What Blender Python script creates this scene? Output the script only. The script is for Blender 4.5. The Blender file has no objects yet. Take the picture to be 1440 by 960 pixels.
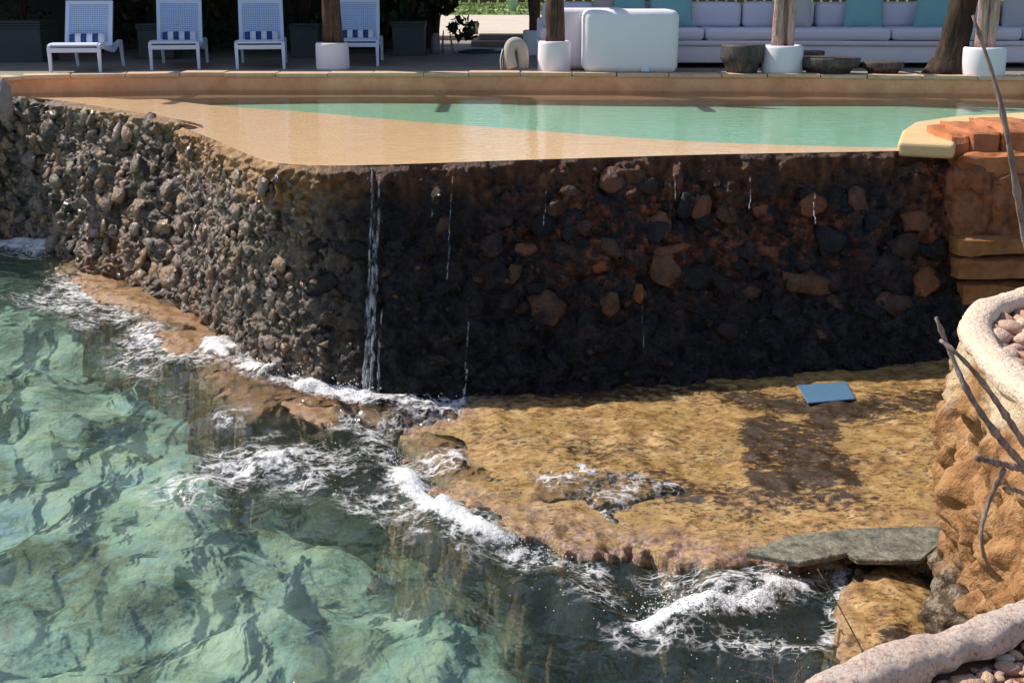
import bpy, bmesh, math, random
import numpy as np
from mathutils import Vector, Matrix

SC = bpy.context.scene
COL = SC.collection
R = math.radians
random.seed(7)
RNG = np.random.RandomState(11)

# ------------------------------------------------------------------ camera, sky, sun, exposure
FPX, HORIZON, EYE = 1700.0, -25.0, 1.30          # focal length and horizon row of the 1440x960 photo; eye height over the pool water
PITCH = math.atan((480 - HORIZON) / FPX)
cam_data = bpy.data.cameras.new('camera')
cam = bpy.data.objects.new('camera', cam_data)
COL.objects.link(cam)
cam.location = (0, 0, EYE)
cam.rotation_euler = (math.pi / 2 - PITCH, 0, 0)
cam_data.sensor_width = 36
cam_data.lens = FPX / 1440 * 36
cam_data.clip_start = 0.05
cam_data.clip_end = 2000
SC.camera = cam

SUN = Vector((-0.62, 0.32, 0.72)).normalized()    # towards the sun
world = bpy.data.worlds.new('World')
SC.world = world
world.use_nodes = True
wt = world.node_tree
sky = wt.nodes.new('ShaderNodeTexSky')
sky.sky_type = 'NISHITA'
sky.sun_disc = False
sky.sun_elevation = math.asin(SUN.z)
sky.sun_rotation = math.atan2(SUN.x, SUN.y)
wt.links.new(sky.outputs[0], wt.nodes['Background'].inputs[0])
wt.nodes['Background'].inputs[1].default_value = 0.135
sun_data = bpy.data.lights.new('sun', 'SUN')
sun_data.energy = 5.0
sun_data.angle = R(0.55)
sun_data.color = (1.0, 0.93, 0.82)
sun = bpy.data.objects.new('sun', sun_data)
COL.objects.link(sun)
sun.location = (-8, 5, 14)
sun.rotation_euler = SUN.to_track_quat('Z', 'Y').to_euler()
SC.view_settings.view_transform = 'Standard'
SC.view_settings.look = 'None'
SC.view_settings.exposure = 0.17
SC.view_settings.gamma = 1.0
SC.cycles.use_denoising = True
SC.cycles.max_bounces = 6
SC.cycles.diffuse_bounces = 3
SC.cycles.glossy_bounces = 3
SC.cycles.transmission_bounces = 4
SC.cycles.adaptive_threshold = 0.02
SC.cycles.transparent_max_bounces = 8
SC.cycles.caustics_reflective = False
SC.cycles.caustics_refractive = False
SC.cycles.sample_clamp_indirect = 6

# ------------------------------------------------------------------ pixel helpers
CP, SP = math.cos(PITCH), math.sin(PITCH)
def ray(x, y):
    a, b = x - 720.0, 480.0 - y
    return Vector((a, FPX * CP + b * SP, -FPX * SP + b * CP))
def P(x, y, z):
    d = ray(x, y); t = (z - EYE) / d.z
    return Vector((d.x * t, d.y * t, z))
def PY(x, y, Y):
    d = ray(x, y); t = Y / d.y
    return Vector((d.x * t, Y, EYE + d.z * t))
def pix(v):
    x, y, z = v[0], v[1], v[2] - EYE
    zc = y * CP - z * SP
    yc = y * SP + z * CP
    return 720 + FPX * x / zc, 480 - FPX * yc / zc

SEA, DECK = -1.72, 0.20

# ------------------------------------------------------------------ numpy noise
def _h(ix, iy, iz, s):
    n = (ix.astype(np.int64) * 374761393 + iy.astype(np.int64) * 668265263 + iz.astype(np.int64) * 2147483647 + s * 144269504) & 0xffffffff
    n = ((n ^ (n >> 13)) * 1274126177) & 0xffffffff
    n = ((n ^ (n >> 16)) * 2246822519) & 0xffffffff
    return ((n ^ (n >> 15)) & 0xffffff) / float(0xffffff)
def vnoise(p, s=0):
    p = np.asarray(p, float); i = np.floor(p); f = p - i; f = f * f * f * (f * (f * 6 - 15) + 10)
    r = 0
    for dx in (0, 1):
        for dy in (0, 1):
            for dz in (0, 1):
                w = (f[:, 0] if dx else 1 - f[:, 0]) * (f[:, 1] if dy else 1 - f[:, 1]) * (f[:, 2] if dz else 1 - f[:, 2])
                r = r + w * _h(i[:, 0] + dx, i[:, 1] + dy, i[:, 2] + dz, s)
    return r * 2 - 1
def fbm(p, o=4, s=0):
    r, a, p = 0, 1.0, np.asarray(p, float)
    for k in range(o):
        r = r + a * vnoise(p * 2 ** k, s + k); a *= 0.5
    return r
def worley(p, s=0):
    p = np.asarray(p, float); i = np.floor(p)
    f1 = np.full(len(p), 9.0); f2 = f1.copy(); cid = np.zeros(len(p))
    for dx in (-1, 0, 1):
        for dy in (-1, 0, 1):
            for dz in (-1, 0, 1):
                c = i + (dx, dy, dz)
                q = np.stack([c[:, k] + _h(c[:, 0], c[:, 1], c[:, 2], s + 7 * k) for k in range(3)], 1)
                d = np.linalg.norm(q - p, axis=1)
                h = _h(c[:, 0], c[:, 1], c[:, 2], s + 91)
                n = d < f1
                f2 = np.where(n, f1, np.minimum(f2, d)); cid = np.where(n, h, cid); f1 = np.where(n, d, f1)
    return f1, f2, cid
def n3(x, y, z=0.0):
    x = np.asarray(x, float)
    return np.stack([x, np.asarray(y, float) + 0 * x, np.asarray(z, float) + 0 * x], 1)
def sstep(a, b, x):
    t = np.clip((x - a) / (b - a), 0, 1); return t * t * (3 - 2 * t)
def seg_dist(px, py, pts):
    d = np.full(len(px), 1e9)
    for (a, b) in zip(pts[:-1], pts[1:]):
        ax, ay, bx, by = a[0], a[1], b[0], b[1]
        L = (bx - ax) ** 2 + (by - ay) ** 2 + 1e-12
        t = np.clip(((px - ax) * (bx - ax) + (py - ay) * (by - ay)) / L, 0, 1)
        d = np.minimum(d, np.hypot(px - ax - t * (bx - ax), py - ay - t * (by - ay)))
    return d
def poly_sdf(px, py, pts):               # positive inside
    pts = [(p[0], p[1]) for p in pts]
    d = seg_dist(px, py, pts + [pts[0]])
    ins = np.zeros(len(px), bool)
    j = len(pts) - 1
    for i in range(len(pts)):
        xi, yi = pts[i]; xj, yj = pts[j]
        c = ((yi > py) != (yj > py)) & (px < (xj - xi) * (py - yi) / (yj - yi + 1e-12) + xi)
        ins ^= c; j = i
    return np.where(ins, d, -d)

# ------------------------------------------------------------------ object helpers
def tag(o, label=None, cat=None, group=None, kind=None):
    if label: o['label'] = label
    if cat: o['category'] = cat
    if group: o['group'] = group
    if kind: o['kind'] = kind
    return o
def link(name, me, mat=None, parent=None, smooth=True):
    o = bpy.data.objects.new(name, me); COL.objects.link(o)
    if mat and not me.materials: me.materials.append(mat)
    if parent: o.parent = parent
    if smooth: me.shade_smooth()
    return o
def empty(name, loc=(0, 0, 0), rz=0.0):
    o = bpy.data.objects.new(name, None); COL.objects.link(o)
    o.location = loc; o.rotation_euler = (0, 0, rz); o.empty_display_size = 0.1
    return o
def pydata(name, v, f, mat=None, parent=None, smooth=True):
    me = bpy.data.meshes.new(name); me.from_pydata([tuple(map(float, q)) for q in v], [], [tuple(q) for q in f]); me.update()
    return link(name, me, mat, parent, smooth)
def npmesh(name, v, f, mat=None, parent=None, smooth=True, attrs=None):
    """v (n,3) float, f (m,k) int with one face size"""
    v = np.asarray(v, np.float32); f = np.asarray(f, np.int32)
    me = bpy.data.meshes.new(name); k = f.shape[1]
    me.vertices.add(len(v)); me.vertices.foreach_set('co', v.ravel())
    me.loops.add(f.size); me.loops.foreach_set('vertex_index', f.ravel())
    me.polygons.add(len(f)); me.polygons.foreach_set('loop_start', np.arange(0, f.size, k, dtype=np.int32))
    me.polygons.foreach_set('loop_total', np.full(len(f), k, np.int32))
    me.update(calc_edges=True); me.validate()
    for an, av in (attrs or {}).items():
        a = me.attributes.new(an, 'FLOAT', 'POINT'); a.data.foreach_set('value', np.asarray(av, np.float32))
    return link(name, me, mat, parent, smooth)
def grid_faces(nu, nv):
    i = np.arange(nu - 1)[:, None] * nv + np.arange(nv - 1)[None, :]
    i = i.ravel()
    return np.stack([i, i + nv, i + nv + 1, i + 1], 1)
def compact(v, f, attrs=None):
    used = np.unique(f); m = np.full(len(v), -1); m[used] = np.arange(len(used))
    return v[used], m[f], {k: a[used] for k, a in (attrs or {}).items()}
def resample(pts, n):
    pts = np.array([tuple(p) for p in pts], float)
    d = np.r_[0, np.cumsum(np.linalg.norm(np.diff(pts, axis=0), axis=1))]
    t = np.linspace(0, d[-1], n)
    return np.stack([np.interp(t, d, pts[:, k]) for k in range(pts.shape[1])], 1)
def smooth_path(pts, n, it=2):
    pts = np.array([tuple(p) for p in pts], float)
    for _ in range(it):
        a, b = pts[:-1], pts[1:]
        mid = np.empty((2 * len(a), pts.shape[1])); mid[0::2] = .75 * a + .25 * b; mid[1::2] = .25 * a + .75 * b
        pts = np.vstack([pts[:1], mid, pts[-1:]])
    return resample(pts, n)
def bm_obj(name, bm, mat, parent=None, smooth=False, bevel=0, seg=2):
    if bevel:
        bmesh.ops.bevel(bm, geom=bm.edges[:], offset=bevel, segments=seg, profile=0.5, affect='EDGES', clamp_overlap=True)
    me = bpy.data.meshes.new(name); bm.to_mesh(me); bm.free()
    return link(name, me, mat, parent, smooth)
def add_box(bm, c, s, rz=0.0, rx=0.0, taper=1.0):
    m = Matrix.Translation(c) @ Matrix.Rotation(rz, 4, 'Z') @ Matrix.Rotation(rx, 4, 'X') @ Matrix.Diagonal((*s, 1))
    r = bmesh.ops.create_cube(bm, size=1, matrix=m)
    return r['verts']
def box(name, c, s, mat, parent=None, rz=0.0, rx=0.0, bevel=0.01, seg=2, smooth=False):
    bm = bmesh.new(); add_box(bm, c, s, rz, rx)
    return bm_obj(name, bm, mat, parent, smooth, bevel, seg)
def tube_geo(path, rad, ns=8, cap=True):
    path = [Vector(p) for p in path]; n = len(path)
    if not hasattr(rad, '__len__'): rad = [rad] * n
    v, f = [], []; up = Vector((0, 0, 1)); prev = None
    for i, p in enumerate(path):
        t = (path[min(i + 1, n - 1)] - path[max(i - 1, 0)]).normalized()
        if prev is None:
            a = t.cross(up);  a = a if a.length > 1e-3 else t.cross(Vector((1, 0, 0)))
        else: a = prev - t * prev.dot(t)
        a.normalize(); prev = a; b = t.cross(a)
        for k in range(ns):
            an = 2 * math.pi * k / ns
            v.append(p + (a * math.cos(an) + b * math.sin(an)) * rad[i])
    for i in range(n - 1):
        for k in range(ns):
            f.append((i * ns + k, i * ns + (k + 1) % ns, (i + 1) * ns + (k + 1) % ns, (i + 1) * ns + k))
    if cap:
        f.append(tuple(range(ns))[::-1]); f.append(tuple((n - 1) * ns + k for k in range(ns)))
    return v, f
def tube(name, path, rad, mat, parent=None, ns=8, smooth=True):
    v, f = tube_geo(path, rad, ns); return pydata(name, v, f, mat, parent, smooth)
def multi_tube(name, tubes, mat, parent=None):
    V, Fc = [], []
    for path, rad, ns in tubes:
        v, f = tube_geo(path, rad, ns); o = len(V); V += v; Fc += [tuple(i + o for i in q) for q in f]
    return pydata(name, V, Fc, mat, parent)
def lathe(name, prof, mat, parent=None, ns=32, wob=0.0, seed=0, loc=(0, 0, 0)):
    v, f = [], []; rr = random.Random(seed); ph = rr.random() * 6
    for (r, z) in prof:
        for k in range(ns):
            a = 2 * math.pi * k / ns
            q = r * (1 + wob * (math.sin(2 * a + ph) * .5 + math.sin(3 * a + 2 * ph + 5 * z) * .5))
            v.append((q * math.cos(a), q * math.sin(a), z))
    for i in range(len(prof) - 1):
        for k in range(ns):
            f.append((i * ns + k, i * ns + (k + 1) % ns, (i + 1) * ns + (k + 1) % ns, (i + 1) * ns + k))
    f.append(tuple((len(prof) - 1) * ns + k for k in range(ns))); f.append(tuple(range(ns))[::-1])
    o = pydata(name, v, f, mat, parent); o.location = loc
    return o
def copy_tree(o, parent=None):
    c = o.copy(); COL.objects.link(c); c.parent = parent
    for ch in [q for q in o.children]: copy_tree(ch, c)
    return c

# ------------------------------------------------------------------ materials
class NB:
    def __init__(s, name):
        s.m = bpy.data.materials.new(name); s.m.use_nodes = True; s.t = s.m.node_tree
        s.t.nodes.clear(); s.out = s.n('ShaderNodeOutputMaterial')
    def n(s, kind, ins=None, **kw):
        nd = s.t.nodes.new(kind)
        for k, v in kw.items(): setattr(nd, k, v)
        for k, v in (ins or {}).items(): s.set(nd.inputs[k], v)
        return nd
    def set(s, sock, v):
        if isinstance(v, bpy.types.NodeSocket): s.t.links.new(v, sock)
        elif isinstance(v, bpy.types.Node): s.t.links.new(v.outputs[0], sock)
        elif sock.type == 'RGBA' and hasattr(v, '__len__'): sock.default_value = (*v[:3], 1)
        else: sock.default_value = v
    def pos(s): return s.n('ShaderNodeNewGeometry').outputs['Position']
    def obj(s): return s.n('ShaderNodeTexCoord').outputs['Object']
    def mapv(s, v, scale): return s.n('ShaderNodeMapping', {'Vector': v, 'Scale': scale}).outputs[0]
    def noise(s, v, scale, detail=4, rough=.55, dist=0.0):
        return s.n('ShaderNodeTexNoise', {'Vector': v, 'Scale': scale, 'Detail': detail, 'Roughness': rough, 'Distortion': dist}).outputs[0]
    def voro(s, v, scale, feature='F1', rnd=1.0):
        nd = s.n('ShaderNodeTexVoronoi', feature=feature); s.set(nd.inputs['Vector'], v); nd.inputs['Scale'].default_value = scale
        nd.inputs['Randomness'].default_value = rnd
        return nd.outputs['Distance']
    def ramp(s, fac, stops, interp='LINEAR'):
        nd = s.n('ShaderNodeValToRGB'); cr = nd.color_ramp; cr.interpolation = interp
        while len(cr.elements) < len(stops): cr.elements.new(.5)
        for e, (p, c) in zip(cr.elements, stops):
            e.position = p; e.color = (*c, 1) if hasattr(c, '__len__') else (c, c, c, 1)
        s.set(nd.inputs[0], fac); return nd.outputs[0]
    def math(s, op, a, b=0.0, c=0.0, clamp=False):
        nd = s.n('ShaderNodeMath', operation=op, use_clamp=clamp); s.set(nd.inputs[0], a); s.set(nd.inputs[1], b); s.set(nd.inputs[2], c); return nd.outputs[0]
    def mix(s, f, a, b, blend='MIX'):
        nd = s.n('ShaderNodeMix', data_type='RGBA', blend_type=blend); s.set(nd.inputs[0], f); s.set(nd.inputs[6], a); s.set(nd.inputs[7], b); return nd.outputs[2]
    def attr(s, name): return s.n('ShaderNodeAttribute', attribute_name=name).outputs['Fac']
    def sep(s, v, k): return s.n('ShaderNodeSeparateXYZ', {0: v}).outputs[k]
    def bump(s, h, strength=.5, dist=.02, normal=None):
        nd = s.n('ShaderNodeBump', {'Height': h, 'Strength': strength, 'Distance': dist})
        if normal: s.set(nd.inputs['Normal'], normal)
        return nd.outputs[0]
    def bsdf(s, col, rough=.6, normal=None, spec=.5, **kw):
        ins = {'Base Color': col, 'Roughness': rough, 'Specular IOR Level': spec}
        if normal: ins['Normal'] = normal
        for k, v in kw.items(): ins[k.replace('_', ' ')] = v
        return s.n('ShaderNodeBsdfPrincipled', ins)
    def done(s, sh): s.set(s.out.inputs['Surface'], sh.outputs[0] if isinstance(sh, bpy.types.Node) else sh); return s.m

def simple(name, c1, c2, scale=8, rough=.6, bump=.2, bscale=40, bdist=.01, spec=.5, coords='obj'):
    b = NB(name); v = b.obj() if coords == 'obj' else b.pos()
    col = b.mix(b.noise(v, scale, 5), c1, c2)
    n = b.bump(b.noise(v, bscale, 4), bump, bdist) if bump else None
    return b.done(b.bsdf(col, rough, n, spec))

M = {}
def wet_stone(name, stops, rnd, rough=.22, spec=.75):
    b = NB(name); p = b.pos()
    if rnd == 'object': r = b.n('ShaderNodeObjectInfo').outputs['Random']
    elif rnd == 'island': r = b.n('ShaderNodeNewGeometry').outputs['Random Per Island']
    else: r = b.noise(p, 6, 3)
    r2 = b.math('ADD', b.math('MULTIPLY', r, .65), b.math('MULTIPLY', b.noise(p, 9, 6, .65), .55))
    col = b.ramp(r2, stops)
    fine = b.noise(b.mapv(p, (1, 1, .55)), 55, 6, .7)
    col = b.mix(b.ramp(fine, [(.3, .0), (.72, .8)]), col, b.mix(.55, col, (.012, .010, .012)), 'MIX')
    h = b.math('ADD', b.math('MULTIPLY', fine, 1.0), b.math('MULTIPLY', b.noise(p, 22, 4), 1.2))
    rg = b.ramp(b.noise(p, 14, 3), [(.35, rough * .45), (.65, min(1, rough * 1.6))])
    M[name] = b.done(b.bsdf(col, rg, b.bump(h, 1.0, .022), spec))
LIT = [(.25, (.04, .03, .03)), (.42, (.20, .145, .11)), (.55, (.42, .31, .22)), (.64, (.23, .18, .17)), (.76, (.46, .26, .12)), (.95, (.34, .27, .24))]  # stone colours of the sunlit walls, sun's brightness and warmth put into them
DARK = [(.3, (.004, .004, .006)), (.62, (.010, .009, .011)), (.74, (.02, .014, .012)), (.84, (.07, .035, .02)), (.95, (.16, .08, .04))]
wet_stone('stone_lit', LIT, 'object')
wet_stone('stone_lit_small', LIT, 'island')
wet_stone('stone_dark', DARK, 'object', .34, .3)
TAN = [(.30, (.004, .004, .005)), (.48, (.016, .009, .008)), (.58, (.07, .030, .016)), (.74, (.20, .085, .040)), (.95, (.34, .10, .030))]
wet_stone('stone_tan', TAN, 'object', .34, .35)
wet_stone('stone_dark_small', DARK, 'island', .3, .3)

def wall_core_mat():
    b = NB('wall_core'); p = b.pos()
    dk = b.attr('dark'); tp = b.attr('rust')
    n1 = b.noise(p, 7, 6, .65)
    lit = b.ramp(n1, [(.3, (.03, .024, .024)), (.46, (.16, .12, .095)), (.56, (.34, .25, .17)), (.66, (.18, .14, .13)), (.76, (.36, .21, .10))])  # sunlit copy, kept darker than the stones to deepen the crevices
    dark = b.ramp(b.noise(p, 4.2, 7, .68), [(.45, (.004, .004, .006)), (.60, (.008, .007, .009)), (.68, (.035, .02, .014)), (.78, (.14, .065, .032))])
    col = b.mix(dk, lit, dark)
    rust = b.ramp(b.noise(b.mapv(p, (1, 1, .35)), 12, 5), [(.3, (.11, .045, .015)), (.46, (.36, .17, .05)), (.62, (.62, .37, .14))])
    rust = b.mix(dk, rust, b.ramp(b.noise(b.mapv(p, (1, 1, .35)), 12, 5), [(.3, (.05, .018, .008)), (.5, (.17, .062, .022)), (.68, (.32, .14, .052))]))  # gold rust brightened for sun on the corner, darker copy on the shaded face
    col = b.mix(b.math('MULTIPLY', tp, b.ramp(b.noise(p, 11, 4), [(.25, .55), (.6, 1.0)])), col, rust)
    red = b.attr('red')
    col = b.mix(b.math('MULTIPLY', red, b.ramp(b.noise(p, 5, 5), [(.40, 0.), (.54, 1.)])), col, b.ramp(b.noise(p, 16, 5), [(.34, (.012, .006, .005)), (.5, (.10, .028, .010)), (.68, (.34, .10, .032))]))
    fine = b.noise(b.mapv(p, (1, 1, .4)), 60, 6, .7)
    h = b.math('ADD', fine, b.math('MULTIPLY', b.noise(p, 24, 5), 1.5))
    return b.done(b.bsdf(col, b.ramp(b.noise(p, 17, 3), [(.3, .22), (.7, .6)]), b.bump(h, .95, .022), .38))
M['wall_core'] = wall_core_mat()

def pool_plaster(name, a, c, sc=3.0, rough=.6):
    b = NB(name); p = b.pos()
    col = b.mix(b.ramp(b.noise(p, sc, 6, .6), [(.3, 0.), (.7, 1.)]), a, c)
    col = b.mix(b.ramp(b.noise(p, 26, 4), [(.55, 0.), (.8, .35)]), col, (c[0] * .6, c[1] * .55, c[2] * .5))
    M[name] = b.done(b.bsdf(col, rough, b.bump(b.noise(p, 60, 4), .25, .006)))
pool_plaster('shelf_plaster', (.97, .61, .38), (.93, .55, .32))
pool_plaster('basin_plaster', (.33, .58, .42), (.27, .52, .37))
pool_plaster('wet_bench', (.40, .21, .10), (.32, .15, .07), 5)
pool_plaster('coping_plaster', (.92, .48, .25), (.72, .31, .14), 4)
pool_plaster('coping_cap', (.72, .50, .33), (.55, .35, .22), 6)
pool_plaster('terracotta', (.52, .19, .066), (.33, .10, .035), 8, .8)
pool_plaster('terracotta_dark', (.36, .12, .042), (.10, .034, .016), 13, .8)
pool_plaster('yellow_plaster', (.72, .53, .27), (.62, .42, .20), 4)
pool_plaster('ochre_beam', (.40, .17, .05), (.20, .075, .024), 9, .75)
pool_plaster('deck_stone', (.30, .25, .20), (.20, .17, .15), 2.2, .8)
pool_plaster('sand_paving', (.62, .53, .43), (.52, .43, .34), 1.2, .9)

def water_mat(name, tint, murk, murk_f, refr, bscale, bstr, foam=False, wob=(1, 1, 1)):
    b = NB(name); p = b.mapv(b.pos(), wob)
    h = b.math('ADD', b.noise(p, bscale, 3, .5, .6), b.math('MULTIPLY', b.noise(p, bscale * 3.1, 2, .5, .4), .42))
    if foam: h = b.math('ADD', h, b.math('MULTIPLY', b.noise(p, bscale * 9, 2, .5, .3), .07))
    nrm = b.bump(h, bstr, .05)
    if foam:
        shl = b.attr('shallow'); tint = b.mix(shl, tint, (.97, .965, .95)); murk_f = b.math('MULTIPLY', b.math('SUBTRACT', 1.0, shl), murk_f)
    tr = b.n('ShaderNodeBsdfTransparent', {'Color': tint})
    body = tr.outputs[0]
    if refr:
        rf = b.n('ShaderNodeBsdfRefraction', {'Color': tint, 'Roughness': 0.0, 'IOR': 1.33, 'Normal': nrm})
        body = b.n('ShaderNodeMixShader', {0: refr, 1: body, 2: rf}).outputs[0]
    if murk_f:
        df = b.n('ShaderNodeBsdfDiffuse', {'Color': murk, 'Normal': nrm})
        body = b.n('ShaderNodeMixShader', {0: murk_f, 1: body, 2: df}).outputs[0]
    gl = b.n('ShaderNodeBsdfGlossy', {'Color': (1, 1, 1), 'Roughness': .03, 'Normal': nrm})
    fr = b.n('ShaderNodeFresnel', {'IOR': 1.22 if name == 'pool_water' else 1.33, 'Normal': nrm})
    sh = b.n('ShaderNodeMixShader', {0: fr, 1: body, 2: gl})
    if foam:
        q = b.pos()
        wq = b.n('ShaderNodeVectorMath', {0: q, 1: b.n('ShaderNodeVectorMath', {0: b.n('ShaderNodeTexNoise', {'Vector': q, 'Scale': 5.0, 'Detail': 4.0}).outputs['Color'], 1: (.16, .16, .16)}, operation='MULTIPLY').outputs[0]}, operation='ADD').outputs[0]
        fm = b.attr('foam')
        big = b.noise(q, 2.6, 4, .6); ns = b.noise(q, 13, 6, .66)
        strong = b.ramp(b.math('ADD', fm, b.math('MULTIPLY', b.math('SUBTRACT', ns, .5), 2.7)), [(.52, 0.), (1.0, .88)])
        web = b.ramp(b.voro(b.mapv(wq, (.8, 1.0, 1)), 8, 'DISTANCE_TO_EDGE'), [(.0, 1.), (.085, 0.)])
        web2 = b.ramp(b.voro(b.mapv(wq, (.7, 1.3, 1)), 19, 'DISTANCE_TO_EDGE'), [(.0, 1.), (.10, 0.)])
        web = b.math('MAXIMUM', web, b.math('MULTIPLY', web2, .8))
        web = b.math('MULTIPLY', web, b.ramp(b.math('ADD', b.math('MULTIPLY', fm, .8), b.math('SUBTRACT', big, .5)), [(.12, 0.), (.36, .8)]))
        web = b.math('MULTIPLY', web, b.ramp(ns, [(.42, .05), (.52, 1.)]))
        msk = b.math('MAXIMUM', strong, web)
        msk = b.math('MULTIPLY', msk, b.ramp(fm, [(.03, 0.), (.2, 1.)]))
        fd = b.bsdf((.82, .81, .82), .55, b.bump(b.noise(q, 30, 4, .6), .6, .025), .3)
        sh = b.n('ShaderNodeMixShader', {0: msk, 1: sh.outputs[0], 2: fd.outputs[0]})
    M[name] = b.done(sh)
water_mat('sea_water', (.86, .97, .92), (.14, .26, .23), .06, .22, 2.6, .75, True, (1, .75, 1))
water_mat('pool_water', (.93, .98, .95), None, 0, 0, 7.0, .10, False, (.6, 1.6, 1))
def trickle_mat():
    b = NB('trickle'); p = b.pos()
    m = b.ramp(b.noise(b.mapv(p, (1, 1, .22)), 34, 5, .7), [(.44, 0.), (.62, .75)])
    m = b.math('MULTIPLY', m, b.ramp(b.noise(p, 7, 3), [(.34, .15), (.55, 1.)]))
    d = b.bsdf((.72, .74, .78), .2, b.bump(b.noise(p, 60, 4), .8, .02), .6)
    t = b.n('ShaderNodeBsdfTransparent')
    M['trickle'] = b.done(b.n('ShaderNodeMixShader', {0: m, 1: t.outputs[0], 2: d.outputs[0]}))
trickle_mat()

def seabed_mat():
    b = NB('seabed'); p = b.pos()
    wp = b.n('ShaderNodeVectorMath', {0: p, 1: b.n('ShaderNodeVectorMath', {0: b.n('ShaderNodeTexNoise', {'Vector': p, 'Scale': 2.2, 'Detail': 3.0}).outputs['Color'], 1: (.7, .7, .7)}, operation='MULTIPLY').outputs[0]}, operation='ADD').outputs[0]
    n = b.noise(b.mapv(wp, (1, .8, 1)), 1.3, 6, .6)
    col = b.ramp(n, [(.30, (.06, .085, .07)), (.38, (.20, .20, .12)), (.45, (.33, .45, .40)), (.54, (.54, .60, .45)), (.63, (.42, .56, .58)), (.70, (.28, .40, .52)), (.80, (.30, .20, .11))])
    dk = b.attr('deep')
    col = b.mix(dk, col, b.ramp(b.noise(p, 2.5, 5), [(.35, (.004, .014, .028)), (.58, (.010, .022, .030)), (.74, (.10, .05, .028))]))
    return b.done(b.bsdf(col, .8, b.bump(b.noise(p, 12, 4), .6, .05)))
M['seabed'] = seabed_mat()

def platform_mat(name='platform', tone=None):
    b = NB(name); p = b.pos()
    big = b.noise(p, 2.4, 5, .6); mid = b.noise(b.mapv(p, (1, 1.5, 1)), 7, 8, .75); fine = b.noise(b.mapv(p, (.8, 1.5, 1)), 24, 6, .75)
    col = b.ramp(mid, [(.32, (.11, .05, .014)), (.43, (.28, .145, .045)), (.52, (.46, .27, .095)), (.64, (.58, .39, .18)), (.76, (.34, .18, .05))])
    col = b.mix(b.ramp(big, [(.42, 0.), (.62, .7)]), col, (.36, .22, .06))
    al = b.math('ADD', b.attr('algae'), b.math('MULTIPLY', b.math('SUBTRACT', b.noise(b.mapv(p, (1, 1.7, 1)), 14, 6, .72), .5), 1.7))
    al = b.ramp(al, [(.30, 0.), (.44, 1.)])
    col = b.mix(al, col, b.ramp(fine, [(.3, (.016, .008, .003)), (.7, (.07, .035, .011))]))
    col = b.mix(b.ramp(fine, [(.54, 0.), (.60, .9)]), col, (.07, .032, .011))
    wpv = b.n('ShaderNodeVectorMath', {0: p, 1: b.n('ShaderNodeVectorMath', {0: b.n('ShaderNodeTexNoise', {'Vector': p, 'Scale': 30.0, 'Detail': 3.0}).outputs['Color'], 1: (.05, .05, .05)}, operation='MULTIPLY').outputs[0]}, operation='ADD').outputs[0]
    fl = b.math('MULTIPLY', b.ramp(b.voro(b.mapv(wpv, (.6, 1.25, 1)), 24), [(.22, 1.), (.36, 0.)]), b.ramp(b.noise(p, 3.4, 4, .6), [(.40, .1), (.56, 1.)]))
    col = b.mix(b.math('MULTIPLY', fl, .9), col, (.055, .026, .009))
    pk = b.attr('crust')
    col = b.mix(b.math('MULTIPLY', pk, b.ramp(b.noise(p, 13, 5), [(.35, 0.), (.6, .9)])), col, b.ramp(b.noise(p, 40, 4), [(.35, (.10, .05, .045)), (.55, (.34, .21, .17)), (.7, (.52, .40, .35))]))
    if tone: col = b.mix(.55, col, tone)
    rough = b.ramp(b.noise(p, 6, 4), [(.35, .18), (.65, .6)])
    h = b.math('ADD', fine, b.math('MULTIPLY', mid, 1.4))
    return b.done(b.bsdf(col, rough, b.bump(h, .7, .016), .5))
M['platform'] = platform_mat()
M['ledge'] = platform_mat('ledge', (.23, .105, .05))

def rockface_mat():
    b = NB('rock_face'); p = b.pos()
    n = b.noise(p, 7, 7, .65); f = b.noise(p, 45, 5, .7)
    col = b.ramp(n, [(.3, (.15, .065, .022)), (.45, (.36, .175, .065)), (.58, (.47, .25, .105)), (.72, (.58, .38, .20))])
    wet = b.ramp(b.sep(p, 2), [(0, 0.), (1, 1.)])
    low = b.n('ShaderNodeMapRange', {0: b.math('ADD', b.sep(p, 2), b.math('MULTIPLY', b.noise(p, 5, 4), .5)), 1: -1.25, 2: -1.05, 3: 1.0, 4: 0.0}).outputs[0]
    col = b.mix(low, col, b.ramp(b.noise(p, 18, 6, .7), [(.3, (.02, .015, .012)), (.5, (.13, .085, .05)), (.62, (.36, .29, .22)), (.75, (.20, .14, .06))]))
    cr = b.attr('cream')
    col = b.mix(cr, col, b.ramp(b.noise(p, 20, 5), [(.3, (.62, .45, .26)), (.7, (.76, .62, .44))]))
    col = b.mix(b.ramp(f, [(.55, 0.), (.75, .5)]), col, (.16, .07, .03))
    h = b.math('ADD', f, b.math('MULTIPLY', b.noise(p, 16, 5, .65), 2.2))
    return b.done(b.bsdf(col, .75, b.bump(h, .9, .022), .35))
M['rock_face'] = rockface_mat()
M['rim'] = simple('rim_plaster', (.84, .68, .54), (.62, .44, .32), 14, .85, 1.0, 50, .02, .3)
def kerbmat():
    b = NB('kerb_plaster'); p = b.pos()
    n = b.noise(p, 70, 6, .75); m = b.noise(p, 8, 5)
    col = b.ramp(n, [(.34, (.42, .25, .20)), (.46, (.78, .58, .48)), (.58, (.90, .76, .66)), (.8, (.78, .60, .52))])
    col = b.mix(b.ramp(m, [(.5, 0.), (.75, .6)]), col, (.60, .36, .24))
    return b.done(b.bsdf(col, .85, b.bump(b.math('ADD', n, b.math('MULTIPLY', m, 1.2)), 1.0, .02), .3))
M['kerb'] = kerbmat()
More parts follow.
